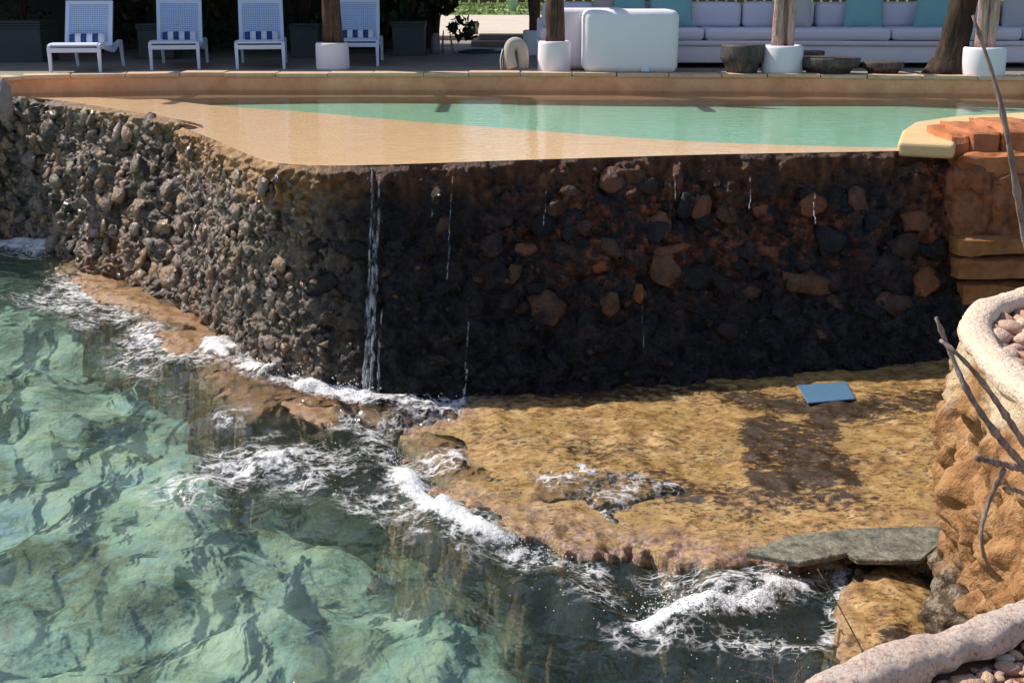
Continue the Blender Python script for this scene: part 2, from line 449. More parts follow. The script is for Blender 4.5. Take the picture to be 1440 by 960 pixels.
def pebmat():
    b = NB('pebble'); r = b.n('ShaderNodeObjectInfo').outputs['Random']
    col = b.ramp(r, [(.0, (.60, .40, .31)), (.35, (.76, .57, .46)), (.65, (.50, .28, .20)), (1., (.70, .47, .30))])
    col = b.mix(b.ramp(b.noise(b.obj(), 3, 5), [(.4, 0.), (.7, .5)]), col, (.38, .22, .16))
    return b.done(b.bsdf(col, .8, b.bump(b.noise(b.obj(), 5, 5), .4, .1), .3))
M['pebble'] = pebmat()
M['soil'] = simple('terrace_soil', (.42, .24, .15), (.24, .12, .07), 8, .9, .9, 45, .02, .2, 'pos')
M['slab'] = None
def slabmat():
    b = NB('grey_slab'); p = b.pos()
    col = b.ramp(b.noise(p, 16, 6, .7), [(.35, (.06, .057, .04)), (.5, (.17, .16, .115)), (.65, (.28, .26, .195))])
    col = b.mix(b.ramp(b.noise(b.mapv(p, (1, 2, 1)), 40, 4), [(.58, 0.), (.66, .9)]), col, (.05, .045, .03))
    return b.done(b.bsdf(col, .6, b.bump(b.noise(p, 50, 4), .7, .012)))
M['slab'] = slabmat()
M['blue'] = simple('blue_mat', (.10, .19, .29), (.075, .15, .25), 12, .45, .2, 60)
M['white_plastic'] = simple('white_resin', (.66, .72, .88), (.62, .68, .85), 5, .45, .08, 60)
M['white_cane'] = simple('white_weave', (.55, .66, .88), (.45, .57, .82), 20, .5, .1, 90)
M['navy'] = simple('navy_canvas', (.02, .05, .17), (.03, .07, .22), 30, .85, .3, 200, .002)
M['white_canvas'] = simple('white_canvas', (.74, .75, .80), (.68, .69, .76), 12, .85, .3, 200, .002)
M['white_plaster'] = simple('white_plaster', (.82, .77, .83), (.76, .71, .78), 5, .8, .35, 45, .006)
M['sofa'] = simple('pale_canvas', (.68, .66, .76), (.62, .60, .71), 6, .9, .3, 150, .003)
M['greyc'] = simple('grey_canvas', (.52, .49, .52), (.46, .44, .47), 6, .9, .3, 150, .003)
M['teal'] = simple('teal_canvas', (.23, .46, .47), (.19, .40, .42), 6, .9, .3, 150, .003)
M['beige'] = simple('beige_canvas', (.50, .43, .38), (.42, .36, .31), 9, .9, .3, 120, .003)
def woodmat(name, stops, sc=9, rough=.75):
    b = NB(name); p = b.mapv(b.obj(), (1, 1, .14))
    n = b.noise(p, sc * 3, 7, .7, 1.2)
    col = b.ramp(n, stops)
    M[name] = b.done(b.bsdf(col, rough, b.bump(n, .9, .02), .3))
woodmat('driftwood_dark', [(.3, (.022, .012, .009)), (.5, (.085, .045, .032)), (.7, (.17, .10, .075))])
woodmat('driftwood_pale', [(.3, (.17, .085, .065)), (.5, (.48, .31, .26)), (.7, (.68, .50, .44))])
woodmat('bark', [(.34, (.010, .007, .006)), (.52, (.04, .021, .013)), (.68, (.11, .052, .026)), (.8, (.26, .17, .10))], 5)
woodmat('stump', [(.3, (.022, .017, .016)), (.5, (.08, .062, .058)), (.72, (.19, .155, .145))], 6, .6)
woodmat('twig', [(.3, (.08, .05, .04)), (.5, (.26, .19, .16)), (.72, (.50, .40, .35))], 8)
M['planter'] = simple('charcoal_planter', (.055, .065, .062), (.04, .048, .047), 7, .7, .3, 40)
M['wallpaint'] = simple('dark_render', (.05, .045, .045), (.035, .033, .035), 3, .9, .3, 30)
M['metal'] = simple('grey_metal', (.30, .29, .28), (.20, .2, .2), 15, .4, 0)
M['rubber'] = simple('hose_rubber', (.02, .045, .07), (.03, .06, .09), 15, .5, 0)
M['black'] = simple('black_rubber', (.012, .012, .014), (.02, .02, .022), 15, .5, 0)
M['concrete'] = simple('grey_concrete', (.36, .32, .29), (.28, .25, .23), 4, .85, .3, 40)
M['thatch'] = simple('thatch', (.28, .20, .11), (.16, .11, .06), 30, .95, .8, 60, .03)
M['mint'] = simple('mint_paint', (.52, .70, .66), (.46, .64, .60), 5, .6, .1)
M['fencewood'] = simple('fence_wood', (.20, .10, .06), (.13, .065, .04), 12, .8, .4)
def leafmat(name, a, c):
    b = NB(name); r = b.n('ShaderNodeNewGeometry').outputs['Random Per Island']
    col = b.mix(r, a, c); d = b.bsdf(col, .55, None, .4)
    tl = b.n('ShaderNodeBsdfTranslucent', {'Color': col})
    M[name] = b.done(b.n('ShaderNodeMixShader', {0: .25, 1: d.outputs[0], 2: tl.outputs[0]}))
leafmat('leaf_dark', (.012, .028, .010), (.035, .06, .02))
leafmat('leaf_mid', (.04, .085, .02), (.10, .15, .04))
leafmat('grass', (.10, .17, .04), (.20, .27, .07))
M['lawn'] = simple('lawn_soil', (.17, .22, .06), (.12, .17, .045), 3, .95, .5, 25, .03, .2, 'pos')
M['puddle'] = None
def dropmat():
    b = NB('spray'); return b.done(b.bsdf((.82, .82, .84), .25, None, .5))
M['spray'] = dropmat()

# ================================================================== THE SETTING
# ---- far ground, deck, lawn
def sheet(name, pts, z, mat, kind='structure', thick=0.0):
    pts = [Vector((p[0], p[1], z)) for p in pts]
    n = len(pts)
    v = list(pts); f = [tuple(range(n))]
    if thick:
        v += [p - Vector((0, 0, thick)) for p in pts]
        f += [((i + 1) % n, i, i + n, (i + 1) % n + n) for i in range(n)]
    o = pydata(name, v, f, mat, None, False)
    return tag(o, kind=kind)

COPE_OUT = [P(-60, 128, DECK), P(22, 117, DECK), P(90, 103.5, DECK), P(250, 100.5, DECK), P(720, 103.5, DECK), P(1100, 106, DECK), P(1600, 112, DECK)]
COPE_IN = [p + Vector((0.04, -0.22, 0)) for p in COPE_OUT]
deck_front = [(p.x, p.y + .17) for p in COPE_OUT]
deck_front[0] = (-6.7, 14.2); deck_front[1] = (-6.05, 15.02)
sheet('deck', [(-40, 14.2)] + deck_front + [(40, deck_front[-1][1]), (40, 24.5), (-40, 24.5)], DECK, M['deck_stone'], thick=.5)
sheet('sandy_path', [(-60, 24.5), (60, 24.5), (60, 40), (-60, 40)], DECK + .09, M['sand_paving'], thick=.4)
sheet('lawn', [(-400, 40), (400, 40), (400, 900), (-400, 900)], DECK + .05, M['lawn'])
# the far paving shows a grassy strip and a paler track across it
sheet('garden_track', [(-80, 46), (80, 50), (80, 52), (-80, 48)], DECK + .056, M['sand_paving'])

# ---- sea bed
nu, nv = 150, 190
gx, gy = np.meshgrid(np.linspace(-14, 9, nu), np.linspace(1.0, 19, nv), indexing='ij')
gx, gy = gx.ravel(), gy.ravel()
bed_z = -2.40 + .22 * fbm(n3(gx * .8, gy * .8), 5, 3) + .12 * np.maximum(0, fbm(n3(gx * 2.2, gy * 2.2), 3, 9))
deep_poly = [P(400, 700, -2.3), P(420, 610, -2.3), P(560, 600, -2.3), P(700, 690, -2.3), P(1300, 740, -2.3), P(1300, 1100, -2.3), P(820, 1100, -2.3), P(680, 960, -2.3), P(720, 870, -2.3), P(600, 770, -2.3), P(470, 740, -2.3)]
sd = poly_sdf(gx, gy, deep_poly) + .17 * fbm(n3(gx * 1.6, gy * 1.6), 4, 21)
deep = sstep(-.15, .2, sd)
deep2 = np.exp(-(seg_dist(gx, gy, [P(60, 390, -2.2), P(200, 470, -2.2), P(300, 560, -2.2), P(430, 640, -2.2)]) / .55) ** 2) * .95
deep = np.maximum(deep, deep2 * (fbm(n3(gx * 2, gy * 2), 3, 5) > -.25))
bed_z -= .5 * sstep(-.1, .4, sd)
npmesh('seabed', np.stack([gx, gy, bed_z], 1), grid_faces(nu, nv), M['seabed'], attrs={'deep': deep})
tag(bpy.data.objects['seabed'], kind='structure')
sheet('outer_seabed', [(-300, -200), (300, -200), (300, 16), (-300, 16)], -3.6, M['seabed'])

# ---- shore platform and ledge (height fields cut to their outlines)
def shore(name, poly, hfun, mat, res=.022, skirt=.30, rough=.10, seed=0, attrs=None):
    xs = [p[0] for p in poly]; ys = [p[1] for p in poly]
    x0, x1, y0, y1 = min(xs) - .5, max(xs) + .5, min(ys) - .5, max(ys) + .5
    a, b = int((x1 - x0) / res), int((y1 - y0) / res)
    X, Y = np.meshgrid(np.linspace(x0, x1, a), np.linspace(y0, y1, b), indexing='ij'); X, Y = X.ravel(), Y.ravel()
    s = poly_sdf(X, Y, poly) + rough * fbm(n3(X * 3.1, Y * 3.1), 4, seed) + rough * .5 * fbm(n3(X * 12, Y * 12), 3, seed + 3)
    Z = hfun(X, Y) + .010 * fbm(n3(X * 9, Y * 9), 4, seed + 11) + .02 * fbm(n3(X * 1.7, Y * 1.7), 3, seed + 12)
    lip = sstep(-.06, .24, s)
    Z = Z + .022 * np.clip(1 - s / .25, 0, 1) * fbm(n3(X * 13, Y * 13), 3, seed + 15)
    Z = Z - (1 - lip) * .05
    drop = np.clip(-s, 0, skirt) / skirt
    Z = Z - drop ** .7 * 1.05
    f = grid_faces(a, b); keep = (s[f] > -skirt).all(1)
    at = {k: fn(X, Y, s) for k, fn in (attrs or {}).items()}
    v, f, at = compact(np.stack([X, Y, Z], 1), f[keep], at)
    return npmesh(name, v, f, mat, attrs=at)

PLAT = -1.64
plat_poly = [P(640, 560, PLAT), P(560, 600, PLAT), P(575, 650, PLAT), P(612, 695, PLAT), P(680, 715, PLAT), P(760, 745, PLAT), P(850, 760, PLAT), P(960, 775, PLAT), P(1060, 782, PLAT),
             P(1200, 785, PLAT), P(1330, 775, PLAT), P(1500, 700, PLAT), P(1500, 470, PLAT), P(1000, 500, PLAT), P(660, 520, PLAT)]
def plat_h(X, Y):
    edge = np.array([(p.x, p.y) for p in plat_poly[1:9]])
    d = seg_dist(X, Y, [tuple(q) for q in edge])
    return -1.675 + .055 * sstep(.1, 1.1, d) + 0 * X
box1 = [P(1045, 592, PLAT), P(1170, 590, PLAT), P(1238, 690, PLAT), P(1040, 690, PLAT)]
def plat_algae_shade(X, Y, s):
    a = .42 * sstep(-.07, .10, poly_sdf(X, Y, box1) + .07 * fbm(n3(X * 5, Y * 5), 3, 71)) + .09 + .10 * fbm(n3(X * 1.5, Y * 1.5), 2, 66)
    for px, r, k in [([(1180, 585), (1330, 562)], .28, .40), ([(1040, 575), (1190, 582)], .2, .3), ([(680, 556), (1000, 550), (1120, 570)], .2, .36), ([(950, 692), (1230, 705)], .17, .27), ([(680, 615), (830, 640)], .26, .20),  # strip along the wall foot paints in the wall's shadow; other spots are algae
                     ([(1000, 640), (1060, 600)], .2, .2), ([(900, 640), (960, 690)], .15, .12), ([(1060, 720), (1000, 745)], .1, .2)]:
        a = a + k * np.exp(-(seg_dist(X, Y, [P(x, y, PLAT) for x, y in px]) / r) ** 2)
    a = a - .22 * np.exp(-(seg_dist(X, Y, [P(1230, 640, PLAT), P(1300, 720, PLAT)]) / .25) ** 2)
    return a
def plat_crust(X, Y, s): return np.clip(1.15 - s / .34, 0, 1)
o = shore('shore_platform', plat_poly, plat_h, M['platform'], .017, .28, .09, 40, {'algae': plat_algae_shade, 'crust': plat_crust})
tag(o, kind='structure')
ledge_poly = [P(68, 362, SEA), P(150, 335, SEA), P(300, 400, SEA), P(420, 480, SEA), P(560, 545, SEA), P(640, 560, SEA), P(560, 590, SEA), P(460, 592, SEA), P(340, 598, SEA), P(290, 545, SEA), P(270, 505, SEA),
              P(210, 465, SEA), P(150, 425, SEA), P(100, 392, SEA)]
def ledge_h(X, Y):
    return -1.695 + .03 * fbm(n3(X * 1.3, Y * 1.3), 2, 77)
o = shore('rock_ledge', ledge_poly, ledge_h, M['ledge'], .022, .3, .10, 60, {'algae': lambda X, Y, s: .05 + .12 * fbm(n3(X * 2, Y * 2), 2, 8), 'crust': lambda X, Y, s: np.clip(.55 - s / .4, 0, 1)})
tag(o, kind='structure')

# ---- sea surface
nu, nv = 470, 560
gx, gy = np.meshgrid(np.linspace(-9.5, 4.2, nu), np.linspace(1.6, 18, nv), indexing='ij'); gx, gy = gx.ravel(), gy.ravel()
sz = SEA + 0 * gx
for (dx, dy, wl, am, ph) in [(.95, .30, 2.6, .030, 0.), (.75, .66, 1.35, .022, 1.2), (1., -.1, .85, .015, 2.), (.5, .86, .6, .013, .5), (.9, .43, .38, .008, 4.)]:
    w = .5 * fbm(n3(gx * .7, gy * .7), 2, int(wl * 10))
    sz += am * (1 - 2 * np.abs(np.sin(math.pi * (gx * dx + gy * dy) / wl + ph + 1.6 * w))) * -1
sz += .030 * fbm(n3(gx * 2.6, gy * 1.9), 4, 31)
# where the swell runs up on the shore
def blob(x, y, r, h):
    c = P(x, y, SEA); return h * np.exp(-(((gx - c.x) ** 2 + (gy - c.y) ** 2) / r ** 2))
pl_in = poly_sdf(gx, gy, plat_poly)
sz -= .06 * sstep(.1, .5, pl_in) + .07 * sstep(-.3, .1, poly_sdf(gx, gy, deep_poly))
sz += blob(870, 690, .42, .10) + blob(640, 640, .35, .05) + blob(600, 590, .3, .05) + blob(420, 560, .3, .03) + blob(60, 350, .6, .08)
sz += blob(1040, 820, .3, .08) + blob(990, 845, .2, .07)
lump = np.clip(.5 + fbm(n3(gx * 7, gy * 7), 3, 29), 0, 1.5)
for (x, y, r, h) in [(350, 518, .16, .07), (395, 536, .17, .12), (440, 550, .15, .10), (500, 562, .14, .06), (615, 570, .14, .09), (935, 862, .14, .03), (1010, 850, .16, .03), (1100, 830, .16, .025), (620, 715, .12, .05), (720, 768, .12, .05)]:
    sz += blob(x, y, r, h) * lump
FOAM = [([(-60, 356), (60, 352), (125, 344)], .50, 1.25), ([(80, 385), (115, 415), (170, 455), (235, 492), (290, 510)], .24, .74), ([(60, 420), (130, 450), (220, 490)], .32, .55),
        ([(300, 492), (370, 527), (430, 548), (500, 566), (570, 578), (650, 578)], .17, 1.2), ([(330, 505), (440, 550), (560, 575)], .18, .35),
        ([(520, 610), (548, 650), (590, 700), (650, 742), (740, 778), (830, 795)], .12, 1.15), ([(500, 600), (560, 680), (680, 765)], .24, .5),
        ([(270, 690), (330, 660), (420, 640), (500, 640)], .30, .66), ([(420, 685), (500, 660)], .26, .58),
        ([(780, 690), (860, 675), (950, 695)], .17, .85), ([(620, 640), (720, 670), (800, 700), (900, 725)], .20, .55), ([(560, 590), (620, 600), (650, 640), (600, 660)], .20, .62),
        ([(905, 868), (960, 850), (1040, 852), (1115, 828), (1140, 812)], .08, 1.05), ([(990, 815), (1060, 830), (1110, 805)], .20, .58), ([(1020, 740), (1130, 745)], .05, .5),
        ([(1186, 800), (1172, 850), (1168, 890), (1130, 905)], .045, .75), ([(880, 880), (1000, 890), (1100, 900)], .15, .42), ([(740, 800), (850, 820)], .16, .42), ([(60, 415), (150, 480), (260, 560), (380, 620)], .22, .36), ([(330, 640), (480, 690), (620, 740)], .26, .40), ([(900, 800), (1050, 800)], .14, .5)]
foam = 0 * gx
for pts, r, a in FOAM:
    d = seg_dist(gx, gy, [P(x, y, SEA) for x, y in pts])
    foam = np.maximum(foam, a * np.exp(-(d / r) ** 2))
foam = foam * np.clip(.86 + .55 * fbm(n3(gx * 2.2, gy * 2.2), 3, 55), .25, 1.25)
sz += .025 * sstep(.55, 1, foam) * (1 + .9 * fbm(n3(gx * 6, gy * 6), 3, 71))
wash = [P(x, y, PLAT) for x, y in [(590, 590), (640, 605), (670, 640), (730, 655), (800, 652), (900, 658), (960, 690), (930, 712), (840, 712), (740, 700), (650, 670), (600, 640)]]
wm = sstep(-.16, .14, poly_sdf(gx, gy, wash) + .10 * fbm(n3(gx * 5, gy * 5), 3, 12))
film = plat_h(gx, gy) + .014 + .012 * fbm(n3(gx * 4, gy * 4), 3, 14) + .02 * np.exp(-(seg_dist(gx, gy, [P(800, 690, PLAT), P(950, 700, PLAT)]) / .2) ** 2)
wash2 = [P(x, y, SEA) for x, y in [(300, 470), (380, 500), (480, 540), (650, 555), (660, 585), (560, 592), (480, 580), (430, 572), (350, 540), (300, 500)]]
w2 = sstep(-.10, .06, poly_sdf(gx, gy, wash2) + .08 * fbm(n3(gx * 5, gy * 5), 3, 13))
sz = np.maximum(sz, sz * (1 - w2) + w2 * (-1.648 + .03 * fbm(n3(gx * 6, gy * 6), 3, 19)))
sz = np.where(wm > 0, np.maximum(sz, sz * (1 - wm) + film * wm), sz)
o = npmesh('sea', np.stack([gx, gy, sz], 1), grid_faces(nu, nv), M['sea_water'], attrs={'foam': foam, 'shallow': np.maximum(np.maximum(wm, w2), .8 * sstep(-.1, .15, poly_sdf(gx, gy, ledge_poly)))}); tag(o, kind='structure')
def ring(name, x0, x1, y0, y1, X0, X1, Y0, Y1, z, mat):
    v = [(X0, Y0, z), (X1, Y0, z), (X1, Y1, z), (X0, Y1, z), (x0, y0, z), (x1, y0, z), (x1, y1, z), (x0, y1, z)]
    return pydata(name, v, [(0, 1, 5, 4), (1, 2, 6, 5), (2, 3, 7, 6), (3, 0, 4, 7)], mat, None, False)
o = ring('outer_sea', -9.5, 4.2, 1.6, 18, -400, 400, -300, 19, SEA - .02, M['sea_water']); tag(o, kind='structure')

# ================================================================== POOL WALLS
def make_stones(n=10, sub=1, seed=3):
    out = []
    for k in range(n):
        bm = bmesh.new(); bmesh.ops.create_icosphere(bm, subdivisions=sub, radius=1)
        co = np.array([v.co[:] for v in bm.verts])
        d = 1 + .38 * fbm(co * 1.4 + k * 13.7, 2, seed + k) + .30 * fbm(co * 3.6 + k * 5, 2, seed + 50)
        for v, q in zip(bm.verts, d): v.co *= q
        me = bpy.data.meshes.new('stone'); bm.to_mesh(me); bm.free(); me.shade_smooth(); out.append(me)
    return out
def variants(mat, n=10, sub=1, seed=3):
    ms = make_stones(n, sub, seed)
    for m in ms: m.materials.append(mat)
    return ms
def stone_arrays(meshes, places):
    V, Fc, o = [], [], 0
    cache = []
    for m in meshes:
        v = np.empty(len(m.vertices) * 3, np.float32); m.vertices.foreach_get('co', v)
        f = np.empty(len(m.polygons) * 3, np.int32); m.loops.foreach_get('vertex_index', f)
        cache.append((v.reshape(-1, 3), f.reshape(-1, 3)))
    for (k, mat4) in places:
        v, f = cache[k]; A = np.array(mat4)
        V.append(v @ A[:3, :3].T + A[:3, 3]); Fc.append(f + o); o += len(v)
    return np.vstack(V), np.vstack(Fc)

class Wall:
    """sheet between a top line and a foot line, pushed out along its normal"""
    def __init__(s, top, foot, nu, nw, it=2):
        s.T, s.B = smooth_path(top, nu, it), smooth_path(foot, nu, it)
        s.nu, s.nw = nu, nw
        w = np.linspace(0, 1, nw)
        s.p = s.T[:, None, :] * (1 - w)[None, :, None] + s.B[:, None, :] * w[None, :, None]
        du = np.gradient(s.p, axis=0); dw = np.gradient(s.p, axis=1)
        n = np.cross(du, dw); n /= np.linalg.norm(n, axis=2, keepdims=True) + 1e-9
        n[n[..., 1] > 0] *= 1
        if n[..., 1].mean() > 0: n = -n
        s.n = n
    def at(s, u, w):
        i = min(int(u * (s.nu - 1)), s.nu - 1); j = min(int(w * (s.nw - 1)), s.nw - 1)
        return s.q[i, j], s.n[i, j]

def wall_core(W, name, parent, disp, attrs, lip=True):
    P0 = W.p.reshape(-1, 3); N0 = W.n.reshape(-1, 3)
    d = disp(P0)
    w = np.tile(np.linspace(0, 1, W.nw), W.nu)
    fade = sstep(0, .035, w)
    q = P0 + N0 * (d * fade)[:, None]
    W.q = q.reshape(W.nu, W.nw, 3)
    return npmesh(name, q, grid_faces(W.nu, W.nw), M['wall_core'], parent, attrs={k: fn(P0, w) for k, fn in attrs.items()})

def scatter(W, parent, n, size, urange, wrange, meshes, darkf, group_places=None, seed=1, flat=.6, mind=.75, push=.15, done=None):
    rr = random.Random(seed); cell = {}; cnt = 0; tries = 0; G = size[1] * 1.4 * 2 * mind + 1e-6
    while cnt < n and tries < n * 12:
        tries += 1
        u = rr.uniform(*urange); w = rr.uniform(*wrange); q, nn = W.at(u, w)
        r = rr.uniform(*size) * (1 if rr.random() > .15 else 1.35)
        key = (int(q[0] // G), int(q[1] // G), int(q[2] // G))
        if any((q[0] - a[0]) ** 2 + (q[1] - a[1]) ** 2 + (q[2] - a[2]) ** 2 < (mind * (r + a[3])) ** 2
               for i in (-1, 0, 1) for j in (-1, 0, 1) for k in (-1, 0, 1) for a in cell.get((key[0] + i, key[1] + j, key[2] + k), ())): continue
        cell.setdefault(key, []).append((float(q[0]), float(q[1]), float(q[2]), r)); cnt += 1
        N = Vector(nn); rot = N.to_track_quat('Z', 'Y').to_matrix().to_4x4() @ Matrix.Rotation(rr.uniform(-1.2, 1.2) + (math.pi if rr.random() < .5 else 0), 4, 'Z') @ Matrix.Rotation(rr.uniform(-.45, .45), 4, 'X')
        mtx = Matrix.Translation(Vector(q) + N * r * push) @ rot @ Matrix.Diagonal((r * rr.uniform(.85, 1.35), r * rr.uniform(.65, 1.0), r * flat * rr.uniform(.8, 1.2), 1))
        k = rr.randrange(len(meshes))
        if group_places is not None: group_places.append((k, mtx))
        else:
            o = bpy.data.objects.new('stone', meshes[k]); COL.objects.link(o); o.parent = parent; o.matrix_world = mtx
    return None

st_lit = variants(M['stone_lit'], 12, 2, 3); st_dark = variants(M['stone_dark'], 10, 1, 23); st_small = make_stones(10, 1, 43)

# wing wall (the left, sunlit, set back)
wing_top = [P(-90, 128, 0.02), P(-20, 134, .02), P(22, 136, .02), P(60, 139, .015), P(100, 143, .01), P(180, 156, .0), P(264, 170, .0), P(285, 176, 0)]
wing_foot = [P(-110, 318, -1.75), P(-40, 326, -1.75), P(0, 330, -1.75), P(60, 352, -1.75), P(110, 378, -1.75), P(180, 400, -1.75), P(250, 425, -1.75), P(290, 440, -1.75)]
wing = empty('wing_wall', P(130, 385, -1.75)); tag(wing, 'sunlit lumpy grey-brown rubble wall set back at the pool corner, orange boulders at its foot', 'stone wall')
WW = Wall(wing_top, wing_foot, 300, 190, 1)
def wing_disp(p):
    f1, f2, c = worley(p * np.array([8, 8, 9.5]), 4)
    big = fbm(p * 1.6, 3, 90)
    g1, g2, _ = worley(p * np.array([3.6, 3.6, 4.2]), 7)
    return .10 * (np.sqrt(np.clip(1 - f1, 0, 1)) - .45) + .16 * (np.sqrt(np.clip(1 - g1, 0, 1)) - .5) + .10 * big + .075 * (.45 - np.abs(fbm(p * np.array([9, 9, 11]), 3, 17))) + .02 * fbm(p * 26, 2, 19)
inv = Matrix.Identity(4)
def core_child(W, name, root, disp, attrs):
    o = wall_core(W, name, None, disp, attrs); o.parent = root; o.matrix_parent_inverse = root.matrix_basis.inverted(); return o
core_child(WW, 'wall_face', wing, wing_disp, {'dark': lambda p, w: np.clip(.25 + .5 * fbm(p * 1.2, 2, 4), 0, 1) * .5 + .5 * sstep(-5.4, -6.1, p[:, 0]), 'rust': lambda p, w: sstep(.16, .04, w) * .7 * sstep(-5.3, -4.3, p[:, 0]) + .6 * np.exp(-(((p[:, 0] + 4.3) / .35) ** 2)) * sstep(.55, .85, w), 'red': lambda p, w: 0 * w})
bpy.context.view_layer.update()
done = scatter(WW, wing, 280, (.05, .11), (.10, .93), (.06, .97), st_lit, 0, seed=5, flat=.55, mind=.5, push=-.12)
pl = []
scatter(WW, wing, 330, (.018, .05), (.08, .95), (.03, 1.0), st_small, 0, pl, seed=6, flat=.8, mind=.6)
v, f = stone_arrays(st_small, pl); o = npmesh('small_stones', v, f, M['stone_lit_small'], None); o.parent = wing; o.matrix_parent_inverse = wing.matrix_basis.inverted(); tag(o, kind='stuff')

# main wall: rounded corner, then the long shaded face
main_top = [P(256, 179, 0), P(285, 190, 0), P(310, 200, 0), P(345, 216, 0), P(375, 227, 0), P(420, 232, 0), P(480, 233, 0), P(580, 230.5, 0), P(700, 226, 0), P(850, 221.5, 0), P(1000, 217, 0), P(1180, 214, 0), P(1350, 210.5, 0), P(1420, 209, 0)]
def ft(x, y, z=-1.72): return P(x, y, z)
main_foot = [ft(262, 432), ft(285, 450), ft(312, 475), ft(345, 500), ft(385, 522), ft(425, 542), ft(490, 556), ft(590, 566, -1.70), ft(700, 566, -1.68), ft(850, 556, -1.66), ft(1000, 546, -1.66), ft(1180, 528, -1.66), ft(1325, 512, -1.66), ft(1390, 505, -1.66)]
main = empty('overflow_wall', P(480, 556, -1.72)); tag(main, 'dark wet stone wall under the overflow edge of the pool, rounded at its sunlit corner', 'stone wall')
bpy.context.view_layer.update()
WM = Wall(main_top, main_foot, 760, 180, 2)
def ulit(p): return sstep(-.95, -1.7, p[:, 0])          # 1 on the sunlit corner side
def main_disp(p):
    f1, f2, c = worley(p * np.array([11, 11, 13]), 14); g1, g2, gc = worley(p * np.array([4.2, 4.2, 5.2]), 24)
    l = ulit(p)
    fine = .075 * (np.sqrt(np.clip(1 - f1, 0, 1)) - .45) + .06 * (.45 - np.abs(fbm(p * np.array([11, 11, 13]), 3, 18))) + .015 * fbm(p * 30, 2, 20) + .07 * (np.sqrt(np.clip(1 - g1, 0, 1)) - .5)
    slab = .035 * (np.clip((g2 - g1) * 2.6, 0, 1) ** .6 - .6) * (.5 + gc) + .045 * fbm(p * np.array([7, 7, 4]), 5, 28)
    return l * fine + (1 - l) * (slab + .35 * fine) + .05 * fbm(p * 1.3, 2, 91)
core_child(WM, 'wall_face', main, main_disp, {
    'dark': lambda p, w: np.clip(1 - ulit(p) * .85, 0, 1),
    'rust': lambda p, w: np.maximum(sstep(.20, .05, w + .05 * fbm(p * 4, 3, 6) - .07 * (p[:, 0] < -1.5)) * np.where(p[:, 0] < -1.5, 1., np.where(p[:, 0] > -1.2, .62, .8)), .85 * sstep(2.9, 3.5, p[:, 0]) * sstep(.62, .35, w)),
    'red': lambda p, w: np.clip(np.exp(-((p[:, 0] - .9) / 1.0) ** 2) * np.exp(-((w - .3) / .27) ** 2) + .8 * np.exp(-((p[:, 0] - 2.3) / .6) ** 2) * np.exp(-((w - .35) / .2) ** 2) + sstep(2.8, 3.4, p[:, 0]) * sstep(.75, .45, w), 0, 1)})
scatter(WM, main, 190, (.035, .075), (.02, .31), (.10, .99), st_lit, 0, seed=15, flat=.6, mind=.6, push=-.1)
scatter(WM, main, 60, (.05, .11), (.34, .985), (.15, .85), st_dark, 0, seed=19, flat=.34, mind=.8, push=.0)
# the paler stones that stand out of the shaded face
st_tan = variants(M['stone_tan'], 8, 2, 63)
px_, py_ = pix(np.moveaxis(WM.q, 2, 0))
rr = random.Random(4)
for (x, y, a_, b_) in [(975, 388, 30, 17), (945, 352, 24, 12), (932, 378, 18, 22), (1135, 398, 32, 17), (1140, 288, 20, 14), (770, 432, 24, 24), (857, 428, 12, 13), (845, 376, 9, 9), (715, 425, 12, 12), (733, 432, 9, 10),
                       (1050, 352, 14, 10), (1075, 352, 18, 10), (1056, 410, 14, 9), (895, 412, 14, 14), (690, 346, 18, 14), (740, 350, 14, 12), (905, 262, 16, 15), (985, 290, 12, 22), (990, 312, 12, 16), (1205, 285, 13, 20),
                       (1070, 295, 10, 11), (1270, 345, 22, 14), (1245, 372, 20, 20), (1300, 395, 22, 18), (1255, 425, 24, 20), (1320, 350, 12, 20), (820, 318, 12, 16), (780, 292, 14, 10), (860, 255, 18, 16), (1115, 400, 10, 10),
                       (1240, 300, 16, 12), (1290, 310, 22, 14), (930, 315, 14, 18), (1180, 420, 10, 8)]:
    i, j = np.unravel_index(np.argmin((px_ - x) ** 2 + (py_ - y) ** 2), px_.shape); q, nn = Vector(WM.q[i, j]), Vector(WM.n[i, j])
    sc = FPX / (q.y * CP + (EYE - q.z) * SP)
    rot = nn.to_track_quat('Z', 'Y').to_matrix().to_4x4() @ Matrix.Rotation(rr.uniform(-.3, .3), 4, 'Z')
    o = bpy.data.objects.new('stone', st_tan[rr.randrange(8)]); COL.objects.link(o); o.parent = main
    o.matrix_world = Matrix.Translation(q + nn * .012) @ rot @ Matrix.Diagonal((a_ / sc * 1.1, b_ / sc * 1.1, .045, 1))
pl = []
scatter(WM, main, 380, (.016, .04), (.01, .36), (.06, 1.0), st_small, 0, pl, seed=17, flat=.85, mind=.62)
v, f = stone_arrays(st_small, pl); o = npmesh('small_stones', v, f, M['stone_lit_small'], None); o.parent = main; o.matrix_parent_inverse = main.matrix_basis.inverted(); tag(o, kind='stuff')
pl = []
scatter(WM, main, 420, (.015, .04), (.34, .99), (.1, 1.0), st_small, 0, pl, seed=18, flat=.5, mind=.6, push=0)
v, f = stone_arrays(st_small, pl); o = npmesh('dark_chips', v, f, M['stone_dark_small'], None); o.parent = main; o.matrix_parent_inverse = main.matrix_basis.inverted(); tag(o, kind='stuff')

